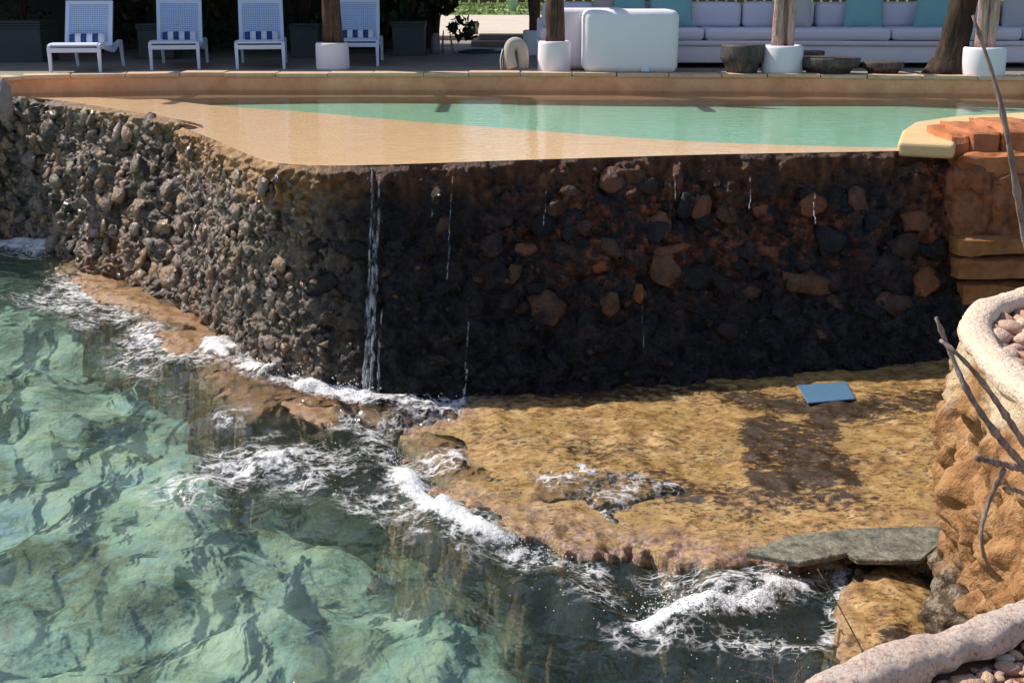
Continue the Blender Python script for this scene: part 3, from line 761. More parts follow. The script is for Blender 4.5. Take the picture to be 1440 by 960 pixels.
# trickles of water down the wall
def trickle(u0, w0, w1, wid, label, seed, drift=0.0, strands=1):
    rr = random.Random(seed); V, Fc = [], []; n = 46; ns = 5
    S = [(u0 + (j - strands / 2) * .0016, w0 + rr.uniform(0, .3) * (j > 0), w1 - rr.uniform(0, .25) * (j > 1), seed + 3 * j) for j in range(strands)]
    for (u0, w0, w1, seed) in S:
      for i in range(n):
          t = i / (n - 1); w = w0 + (w1 - w0) * t
          uu = u0 + drift * t + .0006 * math.sin(5 * t + seed); q, nn = WM.at(uu, w); q = Vector(WM.p[min(int(uu * (WM.nu - 1)), WM.nu - 1), min(int(w * (WM.nw - 1)), WM.nw - 1)]); nn = Vector(nn)
          a = Vector((nn.y, -nn.x, 0)).normalized(); r = wid * (.55 + .9 * abs(vnoise([[i * .35, seed, 0]])[0])) * (.6 + .7 * t)
          for k in range(ns):
              x = (k / (ns - 1) - .5) * 2
              V.append(q + nn * (.082 + .02 * t + .010 * (1 - x * x)) + a * x * r)
    for j in range(strands):
      for i in range(n - 1):
        for k in range(ns - 1): a0 = j * n * ns + i * ns + k; Fc.append((a0, a0 + 1, a0 + ns + 1, a0 + ns))
    o = pydata('water_trickle', V, Fc, M['trickle']); tag(o, label, 'water trickle', 'trickles of pool water down the dark wall')
def u_of(x, y=233):
    t = P(x, y, 0).x
    return float(np.interp(t, WM.T[:, 0], np.linspace(0, 1, WM.nu)))
trickle(u_of(529), .02, 1.0, .013, 'widest white stream of overflow water falling down the dark wall', 1, .006, 5)
trickle(u_of(548), .60, .98, .010, 'short thin stream splitting off beside the widest stream on the dark wall', 2, .004)
trickle(u_of(637), .04, .5, .006, 'hair-thin trickle below the pool lip, ending halfway down the dark wall', 3)
for k in (0, 2, 5, 6, 8, 10):
    trickle(u_of([610, 700, 770, 832, 880, 915, 960, 1020, 1075, 1120, 1175, 1232][k]), [.1, .3, .15, .55, .25, .6, .1, .35, .12, .5, .2, .45][k], [.25, .42, .3, .7, .36, .86, .22, .47, .28, .6, .33, .55][k], .003, 'faint short trickle glinting on the dark shaded wall', 30 + k)
trickle(u_of(672), .68, .98, .007, 'thin trickle on the lower half of the dark wall only', 4)

# left end boulder on the pool lip
bm = bmesh.new(); bmesh.ops.create_icosphere(bm, subdivisions=4, radius=1)
co = np.array([q.co[:] for q in bm.verts]); d = 1 + .2 * fbm(co * 1.3, 4, 5) + .08 * fbm(co * 5, 3, 6)
for q, k in zip(bm.verts, d): q.co = Vector((q.co.x * .11 * k, q.co.y * .12 * k, q.co.z * .21 * k))
o = bm_obj('end_boulder', bm, simple('pale_rock', (.46, .38, .34), (.24, .18, .16), 14, .8, .8, 50, .02), smooth=True); o.location = P(4, 150, 0.0) + Vector((0, .02, .06)); tag(o, 'pale rough boulder capping the end of the pool coping above the wing wall', 'boulder')

# ================================================================== POOL
pool = empty('swimming_pool', P(720, 150, -.05)); tag(pool, 'shallow sunlit infinity pool with tan shelf, green basin and terracotta coping', 'pool')
def child(o, root): o.parent = root; o.matrix_parent_inverse = root.matrix_basis.inverted(); return o
edge = [Vector(q) for q in np.vstack([WW.T[::8], WM.T[6::8]])]
edge = [q for q in edge if q.x < 3.75]
far = [P(90, 130, 0), P(250, 127, 0), P(720, 127, 0), P(1100, 129, 0), P(1600, 135, 0)]
# tan shelf just under the water, its drop-off line and the green basin
drop = smooth_path([P(215, 137, -.05), P(300, 148, -.05), P(420, 155, -.05), P(560, 168, -.05), P(700, 178, -.05), P(850, 190, -.05), P(1000, 199, -.05), P(1150, 204, -.05), P(1300, 207, -.05), P(1600, 212, -.05)], 60, 2)
ed = resample([tuple(q) for q in edge] + [tuple(P(1600, 207, 0))], 60)
ed[:, 2] = -.03
drop[:, 2] = -.06
child(pydata('tan_shelf', list(ed) + list(drop), [(i, i + 1, 60 + i + 1, 60 + i) for i in range(59)], M['shelf_plaster'], None, True), pool)
lip_o = ed.copy(); lip_o[:, 2] = -.005
fl = drop.copy(); fl[:, 2] = -.15; fl[:, 1] += .05
farline = resample([tuple(p) for p in [P(60, 131, 0)] + far], 60)
fw = farline.copy(); fw[:, 2] = -.13
child(pydata('drop_wall', list(drop) + list(fl), [(i, i + 1, 61 + i, 60 + i) for i in range(59)], M['basin_plaster'], None, True), pool)
child(pydata('basin_floor', list(fl) + list(fw), [(i, i + 1, 61 + i, 60 + i) for i in range(59)], M['basin_plaster'], None, True), pool)
# submerged bench along the far wall, brown under the water
bn = farline.copy(); bn[:, 1] -= .45 + .15 * np.sin(farline[:, 0] * .9); bn[:, 2] = -.055
bf = farline.copy(); bf[:, 2] = -.05; bb = bn.copy(); bb[:, 2] = -.16
child(pydata('far_bench', list(bf) + list(bn) + list(bb), [(i, i + 1, 61 + i, 60 + i) for i in range(59)] + [(60 + i, 61 + i, 121 + i, 120 + i) for i in range(59)], M['wet_bench'], None, True), pool)
# coping: upright face and cap stones
face_pts = [P(-10, 133, -.12), P(22, 130, -.12)] + [Vector((p.x, p.y, -.12)) for p in far]
face_pts[0] = Vector((-6.6, 14.0, -.12)); face_pts[1] = Vector((P(22, 133, 0).x - .05, P(22, 133, 0).y + .12, -.12))
fp = resample([tuple(p) for p in face_pts], 160)
ft_ = fp.copy(); ft_[:, 2] = DECK - .03
mid = (fp + ft_) / 2
jit = lambda a, s: a + np.stack([0 * a[:, 0], -.02 + .03 * fbm(n3(a[:, 0] * 3, a[:, 2] * 5 + s), 4, 9), 0 * a[:, 0]], 1)
rows = [fp, jit(mid, 1), ft_]
child(npmesh('coping_face', np.stack(rows, 1).reshape(-1, 3), grid_faces(160, 3), M['coping_plaster'], None), pool)
cuts = np.linspace(0, 159, 25).astype(int); rr = random.Random(2)
for a, b in zip(cuts[:-1], cuts[1:]):
    A, B = Vector(fp[a]), Vector(fp[b]); t = (B - A).normalized(); nrm = Vector((-t.y, t.x, 0)); L = (B - A).length
    z = DECK + rr.uniform(-.006, .008)
    o = box('coping_stone', ((A + B) / 2 + nrm * (.14 + rr.uniform(-.012, .012))).to_tuple()[:2] + (z - .012,), (L - rr.uniform(.004, .012), .34, .05), M['coping_cap'], None, math.atan2(t.y, t.x), 0, .010, 2)
    child(o, pool)
# the water itself
wpts = [Vector((q[0], q[1], .0)) for q in ed] ; wfar = [Vector((q[0], q[1] + .06, .0)) for q in farline]
wfar[0] = Vector((P(18, 131, 0).x, P(18, 131, 0).y + .1, 0))
o = pydata('pool_water', wpts + wfar, [(i, i + 1, 61 + i, 60 + i) for i in range(59)], M['pool_water'], None, False); tag(o, kind='structure')

# yellow plaster ledge and terracotta steps at the right end of the pool
led = empty('plaster_ledge', P(1340, 200, 0)); tag(led, 'pale yellow plaster ledge with rounded end beside the overflow edge of the pool', 'ledge')
lp = [P(1262, 207, .03), P(1268, 190, .03), P(1285, 178, .03), P(1340, 170, .03), P(1600, 155, .03), P(1600, 180, .03), P(1352, 190, .03), P(1342, 211, .03)]
v = [Vector((q.x, q.y, .075)) for q in lp]; n = len(v); v2 = [Vector((q.x, q.y, -.045)) for q in lp]
bm = bmesh.new(); bv = [bm.verts.new(q) for q in v] + [bm.verts.new(q) for q in v2]
bm.faces.new(bv[:n]); bm.faces.new(bv[n:][::-1]); [bm.faces.new((bv[(i + 1) % n], bv[i], bv[i + n], bv[(i + 1) % n + n])) for i in range(n)]
bmesh.ops.recalc_face_normals(bm, faces=bm.faces)
child(bm_obj('slab', bm, M['yellow_plaster'], None, False, .03, 3), led)

def block(name, x0, x1, ytop, Yf, depth, ybot, mat, root, seed, rough=.012, tilt=0.0):
    """block whose front face fills the photo columns x0..x1 and rows ytop..ybot at distance Yf"""
    a, b = PY(x0, ytop, Yf), PY(x1, ytop, Yf); zb = PY(x0, ybot, Yf).z
    nx, ny, nz = max(4, int((b.x - a.x) / .035)), max(3, int(depth / .05)), max(3, int((a.z - zb) / .035))
    bm = bmesh.new(); bmesh.ops.create_cube(bm, size=1)
    bmesh.ops.scale(bm, vec=(b.x - a.x, depth, a.z - zb), verts=bm.verts)
    bmesh.ops.subdivide_edges(bm, edges=bm.edges[:], cuts=8, use_grid_fill=True)
    bmesh.ops.translate(bm, vec=((a.x + b.x) / 2, Yf + depth / 2, (a.z + zb) / 2), verts=bm.verts)
    co = np.array([q.co[:] for q in bm.verts]); off = np.stack([fbm(co * 5 + k * 31, 4, seed + k) for k in range(3)], 1) * rough
    c = np.array(((a.x + b.x) / 2, Yf + depth / 2, (a.z + zb) / 2)); h = np.array((b.x - a.x, depth, a.z - zb)) / 2
    rel = np.abs((co - c) / h); cnt = (rel > .97).sum(1)
    pull = np.where(cnt >= 2, .018, 0)[:, None] * -np.sign(co - c) * (rel > .97)
    for q, k in zip(bm.verts, co + off + pull): q.co = Vector(k)
    o = bm_obj(name, bm, mat, None, False); return child(o, root) if root else o
tw = empty('terracotta_wall', PY(1400, 400, 9.0)); tag(tw, 'stepped terracotta and ochre masonry wall at the end of the dark overflow wall', 'masonry wall')
block('block', 1338, 1367, 190, 9.75, .7, 300, M['terracotta'], tw, 1, .02)
block('block', 1366, 1412, 184, 9.73, .8, 232, M['terracotta'], tw, 2, .02)
block('block', 1411, 1500, 180, 9.72, .8, 232, M['terracotta'], tw, 3, .02)
block('sloping_shelf', 1352, 1500, 216, 9.60, .5, 262, M['terracotta'], tw, 4, .03)
block('rough_block', 1340, 1402, 238, 9.55, .6, 345, M['terracotta_dark'], tw, 5, .05)
block('rough_block', 1400, 1500, 246, 9.53, .6, 345, M['terracotta_dark'], tw, 6, .05)
block('beam', 1346, 1520, 336, 9.40, .8, 362, M['ochre_beam'], tw, 7, .014)
block('beam', 1347, 1520, 364, 9.37, .8, 396, M['ochre_beam'], tw, 8, .014)
block('beam', 1354, 1520, 398, 9.40, .8, 432, M['ochre_beam'], tw, 9, .014)
block('footing', 1358, 1520, 433, 9.42, .8, 540, M['ochre_beam'], tw, 10, .03)

# ================================================================== ROCKY TERRACE AT THE RIGHT
TZ = -.26
rim_px = [(1570, 402), (1510, 408), (1450, 417), (1408, 426), (1380, 441), (1369, 460), (1379, 486), (1408, 518), (1450, 556), (1510, 612), (1565, 690), (1590, 770), (1640, 850)]
rimline = smooth_path([P(x, y, TZ) for x, y in rim_px], 120, 3)
rim_root = empty('rock_planter', P(1286, 845, -1.66)); tag(rim_root, 'rounded orange rock planter with thick cream plaster rim and pebbles inside', 'planter')
def fat_tube(name, path, rx, rz, mat, seed, ns=20, amp=.1):
    n = len(path); t = np.gradient(path, axis=0); t /= np.linalg.norm(t, axis=1, keepdims=True)
    side = np.stack([t[:, 1], -t[:, 0], 0 * t[:, 0]], 1); side /= np.linalg.norm(side, axis=1, keepdims=True)
    an = np.linspace(0, 2 * np.pi, ns, endpoint=False)
    ca, sa = np.sign(np.cos(an)) * np.abs(np.cos(an)) ** .8, np.sign(np.sin(an)) * np.abs(np.sin(an)) ** .8
    v = path[:, None, :] + side[:, None, :] * (rx * ca)[None, :, None] + np.array((0, 0, 1.))[None, None, :] * (rz * sa)[None, :, None]
    c = path[:, None, :] + 0 * v
    dv = v - c; vf = v.reshape(-1, 3)
    k = 1 + amp * fbm(vf * 4.5, 4, seed) + amp * .4 * fbm(vf * 18, 3, seed + 4)
    v = c + dv * k.reshape(n, ns, 1)
    f = []
    i = np.arange(n - 1)[:, None] * ns; j = np.arange(ns)[None, :]
    f = np.stack([i + j, i + (j + 1) % ns, i + ns + (j + 1) % ns, i + ns + j], 2).reshape(-1, 4)
    return npmesh(name, v.reshape(-1, 3), f, mat)
child(fat_tube('rim', rimline, .072, .05, M['rim'], 3, 22, .18), rim_root)
# rock face hanging below the rim
nw = 130; W2n = 260
rl = smooth_path([P(x, y, TZ) for x, y in rim_px], W2n, 3)
t = np.gradient(rl, axis=0); t /= np.linalg.norm(t, axis=1, keepdims=True)
outn = np.stack([-t[:, 1], t[:, 0], 0 * t[:, 0]], 1)
ctr = np.array(tuple(P(1500, 480, TZ))); 
if ((rl - ctr) * outn).sum() < 0: outn = -outn
w = np.linspace(0, 1, nw)
off = np.interp(w, [0, .06, .25, .5, .75, .9, 1.], [.052, .062, .05, .03, .01, .05, .13])
zz = TZ - .02 - w * 1.62
q = rl[:, None, :] + outn[:, None, :] * off[None, :, None]; q[..., 2] = zz[None, :]
qf = q.reshape(-1, 3)
f1, f2, _ = worley(qf * np.array([5, 5, 4.2]), 8); g1, g2, _ = worley(qf * 12, 9)
ww = np.tile(w, W2n)
amp = sstep(.02, .16, ww)
holes = np.clip(fbm(qf * 3.3, 3, 44) - .28, 0, 1)
dd = amp * (.12 * fbm(qf * 2.2, 4, 61) + .10 * (np.sqrt(np.clip(1 - f1, 0, 1)) - .5) + .05 * (np.sqrt(np.clip(1 - g1, 0, 1)) - .5) - .30 * holes * sstep(.1, .3, ww) + .02 * fbm(qf * 18, 3, 3))
dd = dd - sstep(.62, .75, ww) * .22 * np.clip(fbm(qf * np.array([5, 5, 4]), 2, 49) - .1, 0, 1)
qf = qf + np.repeat(outn, nw, axis=0) * dd[:, None]
thr = .07 + .26 * sstep(2.05, 2.5, qf[:, 0]) * sstep(5.6, 5.0, qf[:, 1])
cream = sstep(.06, -.06, ww - thr + .10 * fbm(qf * 3, 3, 15))
child(npmesh('rock_face', qf, grid_faces(W2n, nw), M['rock_face'], None, attrs={'cream': cream}), rim_root)
# ground inside the rim and pebbles
gp = [Vector((p[0], p[1], TZ - .045)) for p in rimline]
child(pydata('planter_soil', gp, [tuple(range(len(gp)))], M['soil'], None, False), rim_root)
peb = variants(M['pebble'], 8, 1, 83)
rr = random.Random(31); cnt = 0; polyxy = [(p[0], p[1]) for p in rimline]
def strew(root, poly, n, z, sz, seed, margin, xr, yr):
    rr = random.Random(seed); c = 0; pts = []; ci = 0
    g = np.random.RandomState(seed); cx, cy = g.uniform(*xr, 9000), g.uniform(*yr, 9000); k = poly_sdf(cx, cy, poly) > margin; cx, cy = cx[k], cy[k]
    while c < n:
        c += 1
        for _ in range(60):
            ci = (ci + 1) % len(cx); x, y = float(cx[ci]), float(cy[ci])
            r = rr.uniform(*sz)
            if any((x - a) ** 2 + (y - b) ** 2 < (.8 * (r + k)) ** 2 for a, b, k in pts): continue
            pts.append((x, y, r))
            o = bpy.data.objects.new('pebble', peb[rr.randrange(8)]); COL.objects.link(o); o.parent = root
            o.matrix_world = Matrix.Translation((x, y, z + r * .25)) @ Matrix.Rotation(rr.uniform(0, 6.3), 4, 'Z') @ Matrix.Diagonal((r * 1.25, r * .9, r * .62, 1))
            break
bpy.context.view_layer.update()
strew(rim_root, polyxy, 150, TZ - .05, (.04, .08), 8, .07, (2.0, 3.3), (4.6, 6.6))

# near plaster kerb and its gravel bed
KZ = -.34
kpx = [(960, 1050), (1060, 985), (1130, 958), (1210, 925), (1290, 896), (1370, 865), (1450, 830), (1540, 790), (1640, 740)]
kl = smooth_path([P(x, y + 36, KZ) for x, y in kpx], 140, 3)
kerb = empty('plaster_kerb', kl[70]); tag(kerb, 'thick pinkish plaster kerb running diagonally in front of the gravel terrace', 'kerb')
child(fat_tube('kerb_body', kl, .05, .04, M['kerb'], 13, 28, .42), kerb)
# sea-side face under the kerb
nk = 60; ww = np.linspace(0, 1, nk)
t = np.gradient(kl, axis=0); t /= np.linalg.norm(t, axis=1, keepdims=True); on = np.stack([-t[:, 1], t[:, 0], 0 * t[:, 0]], 1)
q = kl[:, None, :] + on[:, None, :] * (.03 - .1 * ww)[None, :, None]; q[..., 2] = KZ - ww[None, :] * 1.9
qf = q.reshape(-1, 3); qf = qf + np.repeat(on, nk, axis=0) * (.05 * fbm(qf * 3, 4, 5) * np.tile(sstep(0, .1, ww), 140))[:, None]
child(npmesh('rock_face', qf, grid_faces(140, nk), M['rock_face'], None, attrs={'cream': 0 * qf[:, 0]}), kerb)
tp = [Vector((p[0], p[1], KZ - .05)) for p in kl] + [Vector((6, 5.2, KZ - .05)), Vector((6, -4, KZ - .05)), Vector((kl[0][0] - .6, -4, KZ - .05)), Vector((kl[0][0] - .6, kl[0][1] - .5, KZ - .05))]
o = pydata('terrace', tp, [tuple(range(len(tp)))], M['soil'], None, False); tag(o, kind='structure')
gravel = empty('gravel_bed', P(1400, 940, KZ - .05)); tag(gravel, 'bed of pale pink pebbles on the terrace behind the plaster kerb', 'pebbles')
bpy.context.view_layer.update()
tpoly = [(p.x, p.y) for p in tp]
strew(gravel, tpoly, 290, KZ - .045, (.009, .034), 9, .05, (.75, 1.45), (2.15, 3.0))

# wet rock between platform and planter, with the grey slab lying over it
rock_poly = [P(1192, 786, -1.70), P(1300, 780, -1.70), P(1330, 850, -1.70), P(1330, 960, -1.70), P(1180, 950, -1.70), P(1186, 870, -1.70)]
o = shore('flat_boulder', rock_poly, lambda X, Y: -1.69 - .03 * (X - 1.5) + 0 * X, M['platform'], .016, .16, .05, 87, {'algae': lambda X, Y, s: .10 + .45 * sstep(0, .1, poly_sdf(X, Y, [P(1225, 880, -1.7), P(1290, 862, -1.7), P(1310, 905, -1.7), P(1225, 920, -1.7)])), 'crust': lambda X, Y, s: np.clip(.9 - s / .12, 0, 1)})
tag(o, 'brown wet flat-topped boulder beneath the grey slab, beside dark water', 'boulder')
slab_px = [(1048, 776), (1110, 752), (1200, 742), (1338, 738), (1325, 762), (1296, 786), (1245, 787), (1205, 786), (1192, 777), (1125, 790)]
sp = [P(x, y, -1.60) for x, y in slab_px]
bm = bmesh.new(); a = [bm.verts.new(q) for q in sp]; b = [bm.verts.new(q - Vector((0, 0, .032))) for q in sp]; n = len(sp)
bm.faces.new(a); bm.faces.new(b[::-1]); [bm.faces.new((a[(i + 1) % n], a[i], b[i], b[(i + 1) % n])) for i in range(n)]
bmesh.ops.recalc_face_normals(bm, faces=bm.faces)
o = bm_obj('concrete_slab', bm, M['slab'], None, False, .006, 1); tag(o, 'cracked grey-green concrete slab overhanging the platform edge next to the rock planter', 'slab')
c = P(1161, 552, -1.585)
bp = [P(1121, 541, -1.588), P(1190, 536, -1.588), P(1203, 560, -1.588), P(1136, 566, -1.588)]
bm = bmesh.new(); a = [bm.verts.new(q) for q in bp]; b = [bm.verts.new(q - Vector((0, 0, .012))) for q in bp]
bm.faces.new(a); bm.faces.new(b[::-1]); [bm.faces.new((a[(i + 1) % 4], a[i], b[i], b[(i + 1) % 4])) for i in range(4)]
bmesh.ops.recalc_face_normals(bm, faces=bm.faces)
o = bm_obj('blue_tile', bm, M['blue'], None, False, .005, 2); tag(o, 'flat blue board lying on the wet platform at the foot of the dark wall', 'board')

# spray thrown up where waves meet the rock
rr = random.Random(77); pl = []
ico = bpy.data.meshes.new('drop'); bm = bmesh.new(); bmesh.ops.create_icosphere(bm, subdivisions=1, radius=1); bm.to_mesh(ico); bm.free()
def spray(px, n, rad, hgt, size):
    for _ in range(n):
        k = rr.randrange(len(px) - 1); t = rr.random()
        x = px[k][0] * (1 - t) + px[k + 1][0] * t; y = px[k][1] * (1 - t) + px[k + 1][1] * t
        c = P(x, y, SEA + .02); c.x += rr.gauss(0, rad); c.y += rr.gauss(0, rad); c.z += abs(rr.gauss(0, hgt))
        s = rr.uniform(*size) * .55; pl.append((0, Matrix.Translation(c) @ Matrix.Diagonal((s * rr.uniform(.7, 1.6), s, s * rr.uniform(.7, 1.5), 1))))
spray([(340, 515), (400, 540), (470, 560), (520, 566)], 520, .07, .07, (.003, .012))
spray([(590, 572), (640, 577)], 70, .06, .05, (.003, .008))
spray([(540, 640), (600, 705), (700, 765), (800, 792)], 420, .06, .025, (.003, .009))
spray([(905, 868), (960, 850), (1040, 850), (1110, 826)], 420, .05, .04, (.003, .009))
spray([(320, 660), (480, 660)], 160, .22, .004, (.003, .008))
spray([(40, 350), (120, 345)], 120, .12, .05, (.003, .012))
spray([(760, 800), (1100, 920)], 120, .25, .003, (.003, .007))
v, f = stone_arrays([ico], pl); o = npmesh('spray', v, f, M['spray']); tag(o, 'white water drops thrown up where waves meet the rock', 'spray', kind='stuff')

# ================================================================== FURNITURE ON THE DECK
# ---- sun loungers
def lounger():
    root = empty('sun_lounger')
    Wd, Ls = .64, 1.30                                  # seat width, seat length; front at y = 0, running back along +y
    # side rails with front and rear legs, one mesh each
    prof = [(0, .34), (.10, .365), (.25, .355), (.6, .30), (.85, .27), (1.05, .33), (1.22, .36), (1.36, .345)]
    pr = smooth_path([(a, b, 0) for a, b in prof], 26, 2)
    seat_y, seat_z = pr[:, 0], pr[:, 1]
    for sx in (-1, 1):
        path = [(sx * (Wd / 2 - .02), a, b - .03) for a, b in zip(seat_y, seat_z)]
        bmr = bmesh.new(); vs = []
        for (x, y, z) in path:
            vs.append([bmr.verts.new((x + dx, y, z + dz)) for dx, dz in ((-.02, -.035), (.02, -.035), (.02, .035), (-.02, .035))])
        for p, q in zip(vs[:-1], vs[1:]):
            for k in range(4): bmr.faces.new((p[k], p[(k + 1) % 4], q[(k + 1) % 4], q[k]))
        bmr.faces.new(vs[0][::-1]); bmr.faces.new(vs[-1])
        bmesh.ops.recalc_face_normals(bmr, faces=bmr.faces)
        bm_obj('side_rail', bmr, M['white_plastic'], root, False, .006, 1)
        for y0, y1, zt in ((.02, 0.0, .31), (1.32, 1.40, .33)):
            bml = bmesh.new(); vv = []
            for t in (0, .5, 1):
                y = y0 + (y1 - y0) * t; z = zt * (1 - t); k = .024 - .007 * t
                vv.append([bml.verts.new((sx * (Wd / 2 - .02) + dx * k, y + dy * k * 1.1, z)) for dx, dy in ((-1, -1), (1, -1), (1, 1), (-1, 1))])
            for p, q in zip(vv[:-1], vv[1:]):
                for k in range(4): bml.faces.new((p[k], p[(k + 1) % 4], q[(k + 1) % 4], q[k]))
            bml.faces.new(vv[0]); bml.faces.new(vv[-1][::-1]); bmesh.ops.recalc_face_normals(bml, faces=bml.faces)
            bm_obj('leg', bml, M['white_plastic'], root, False, .005, 1)
    # apron between the front legs
    box('front_apron', (0, .0, .285), (Wd - .05, .03, .055), M['white_plastic'], root, 0, 0, .008)
    box('rear_bar', (0, 1.34, .30), (Wd - .06, .03, .04), M['white_plastic'], root, 0, 0, .006)
    # curved seat panel
    V, Fc = [], []
    m = (seat_y < 1.0)
    ys, zs = seat_y[m], seat_z[m]
    for dz in (0, -.018):
        for y, z in zip(ys, zs):
            for x in (-Wd / 2 + .035, Wd / 2 - .035): V.append((x, y, z + dz + .012))
    k = len(ys)
    for i in range(k - 1):
        Fc += [(2 * i, 2 * i + 1, 2 * i + 3, 2 * i + 2), (2 * k + 2 * i, 2 * k + 2 * i + 2, 2 * k + 2 * i + 3, 2 * k + 2 * i + 1)]
    Fc += [(0, 2 * k, 2 * k + 1, 1), (2 * k - 2, 2 * k - 1, 4 * k - 1, 4 * k - 2)]
    pydata('seat_panel', V, Fc, M['white_plastic'], root, False)
    # reclined back: frame plus woven lattice
    by, bz, ang, BL, BW = .80, .30, R(63), .60, .60
    ex = Vector((0, math.cos(ang), math.sin(ang))); en = Vector((0, -math.sin(ang), math.cos(ang)))
    O = Vector((0, by, bz))
    def bar(bmx, a, b, w, d):
        c = (a + b) / 2; L = (b - a).length; t = (b - a).normalized(); n = en; u = t.cross(n)
        mt = Matrix((u * w, t * L, n * d)).transposed().to_4x4(); mt.translation = c
        bmesh.ops.create_cube(bmx, size=1, matrix=mt)
    bmf = bmesh.new()
    for s in (-1, 1): bar(bmf, O + Vector((s * (BW / 2 - .025), 0, 0)), O + Vector((s * (BW / 2 - .025), 0, 0)) + ex * BL, .05, .035)
    bar(bmf, O + Vector((-BW / 2, 0, 0)) + ex * BL, O + Vector((BW / 2, 0, 0)) + ex * BL, .05, .036)
    bar(bmf, O + Vector((-BW / 2 + .05, 0, 0)) + ex * .02, O + Vector((BW / 2 - .05, 0, 0)) + ex * .02, .06, .03)
    bfr = bm_obj('back_frame', bmf, M['white_plastic'], root, False)
    bmw = bmesh.new(); nn = 17; iw = BW - .10
    for i in range(nn):
        x = -iw / 2 + iw * (i + .5) / nn
        bar(bmw, O + Vector((x, 0, 0)) + ex * .05, O + Vector((x, 0, 0)) + ex * (BL - .02), .017, .010)
    for j in range(19):
        d = .06 + (BL - .1) * j / 18
        bar(bmw, O + Vector((-iw / 2, 0, 0)) + ex * d + en * .004, O + Vector((iw / 2, 0, 0)) + ex * d + en * .004, .016, .010)
    bm_obj('woven_panel', bmw, M['white_cane'], bfr, False)
    # support strut
    tube('back_strut', [O + ex * .42 - en * .02, Vector((0, 1.30, .30))], .012, M['white_plastic'], root, 6)
    return root
def pillow_mesh(w, h, d, n=12, sag=.0):
    v, f = [], []
    for side in (1, -1):
        for i in range(n + 1):
            for j in range(n + 1):
                a, b = i / n * 2 - 1, j / n * 2 - 1
                k = max(0, (1 - abs(a) ** 2.6) * (1 - abs(b) ** 2.6)) ** .5
                e = 1 - .05 * (1 - abs(a)) * abs(b) ** 3 - .05 * (1 - abs(b)) * abs(a) ** 3
                v.append((a * w / 2 * e, side * (.006 + k * d / 2), b * h / 2 * e))
    m = (n + 1) ** 2
    for s in (0, 1):
        for i in range(n):
            for j in range(n):
                q = [s * m + i * (n + 1) + j, s * m + (i + 1) * (n + 1) + j, s * m + (i + 1) * (n + 1) + j + 1, s * m + i * (n + 1) + j + 1]
                f.append(tuple(q if s else q[::-1]))
    rimi = [i * (n + 1) for i in range(n + 1)] + [n * (n + 1) + j for j in range(1, n + 1)] + [i * (n + 1) + n for i in range(n - 1, -1, -1)] + [j for j in range(n - 1, 0, -1)]
    for a, b in zip(rimi, rimi[1:] + rimi[:1]): f.append((a, b, b + m, a + m))
    return v, f
def striped_pillow():
    root = empty('striped_pillow'); w, h, d = .44, .135, .08
    edges = np.linspace(-w / 2, w / 2, 7); n = 4
    for k in range(6):
        v, f = [], []; xs = np.linspace(edges[k], edges[k + 1], 4)
        an = np.linspace(0, 2 * math.pi, 17)[:-1]
        for x in xs:
            pinch = max(.0, 1 - abs(x / (w / 2)) ** 6) ** .5 * .9 + .1
            for t in an: v.append((x, math.cos(t) * d / 2 * pinch, math.sin(t) * h / 2 * (.75 + .25 * pinch)))
        for i in range(3):
            for t in range(16): f.append((i * 16 + t, i * 16 + (t + 1) % 16, (i + 1) * 16 + (t + 1) % 16, (i + 1) * 16 + t))
        f += [tuple(range(16)), tuple(range(48, 64))[::-1]]
        pydata('stripe', v, f, M['navy'] if k % 2 == 0 else M['white_canvas'], root)
    return root
L0, SP0 = lounger(), striped_pillow()
spots = [((107, 104), .10, 'white woven-back sun lounger at the far end of the row by the coping corner'),
         ((247, 98.5), .16, 'white woven-back sun lounger, second from the far end of the row'),
         ((367, 98.0), .16, 'white woven-back sun lounger between the second lounger and the ribbed post'),
         ((500, 94.0), .06, 'white woven-back sun lounger half hidden behind a white post planter')]
plab = ['navy and white striped pillow on the lounger at the far end of the row', 'navy and white striped pillow on the second lounger from the far end', 'navy and white striped pillow on the lounger next to the post planter', 'navy and white striped pillow on the lounger half hidden by the post planter']
for i, ((x, y), rz, lab) in enumerate(spots):
    o = L0 if i == 0 else copy_tree(L0)
    c = P(x, y, DECK); o.location = (c.x, c.y, DECK); o.rotation_euler = (0, 0, rz); tag(o, lab, 'sun lounger', 'white sun loungers along the deck')
    q = SP0 if i == 0 else copy_tree(SP0)
    off = Vector((0, .755, .395)); off.rotate(Matrix.Rotation(rz, 3, 'Z'))
    q.location = Vector((c.x, c.y, DECK)) + off; q.rotation_euler = (R(-22), 0, rz); tag(q, plab[i], 'pillow', 'striped pillows on the loungers')

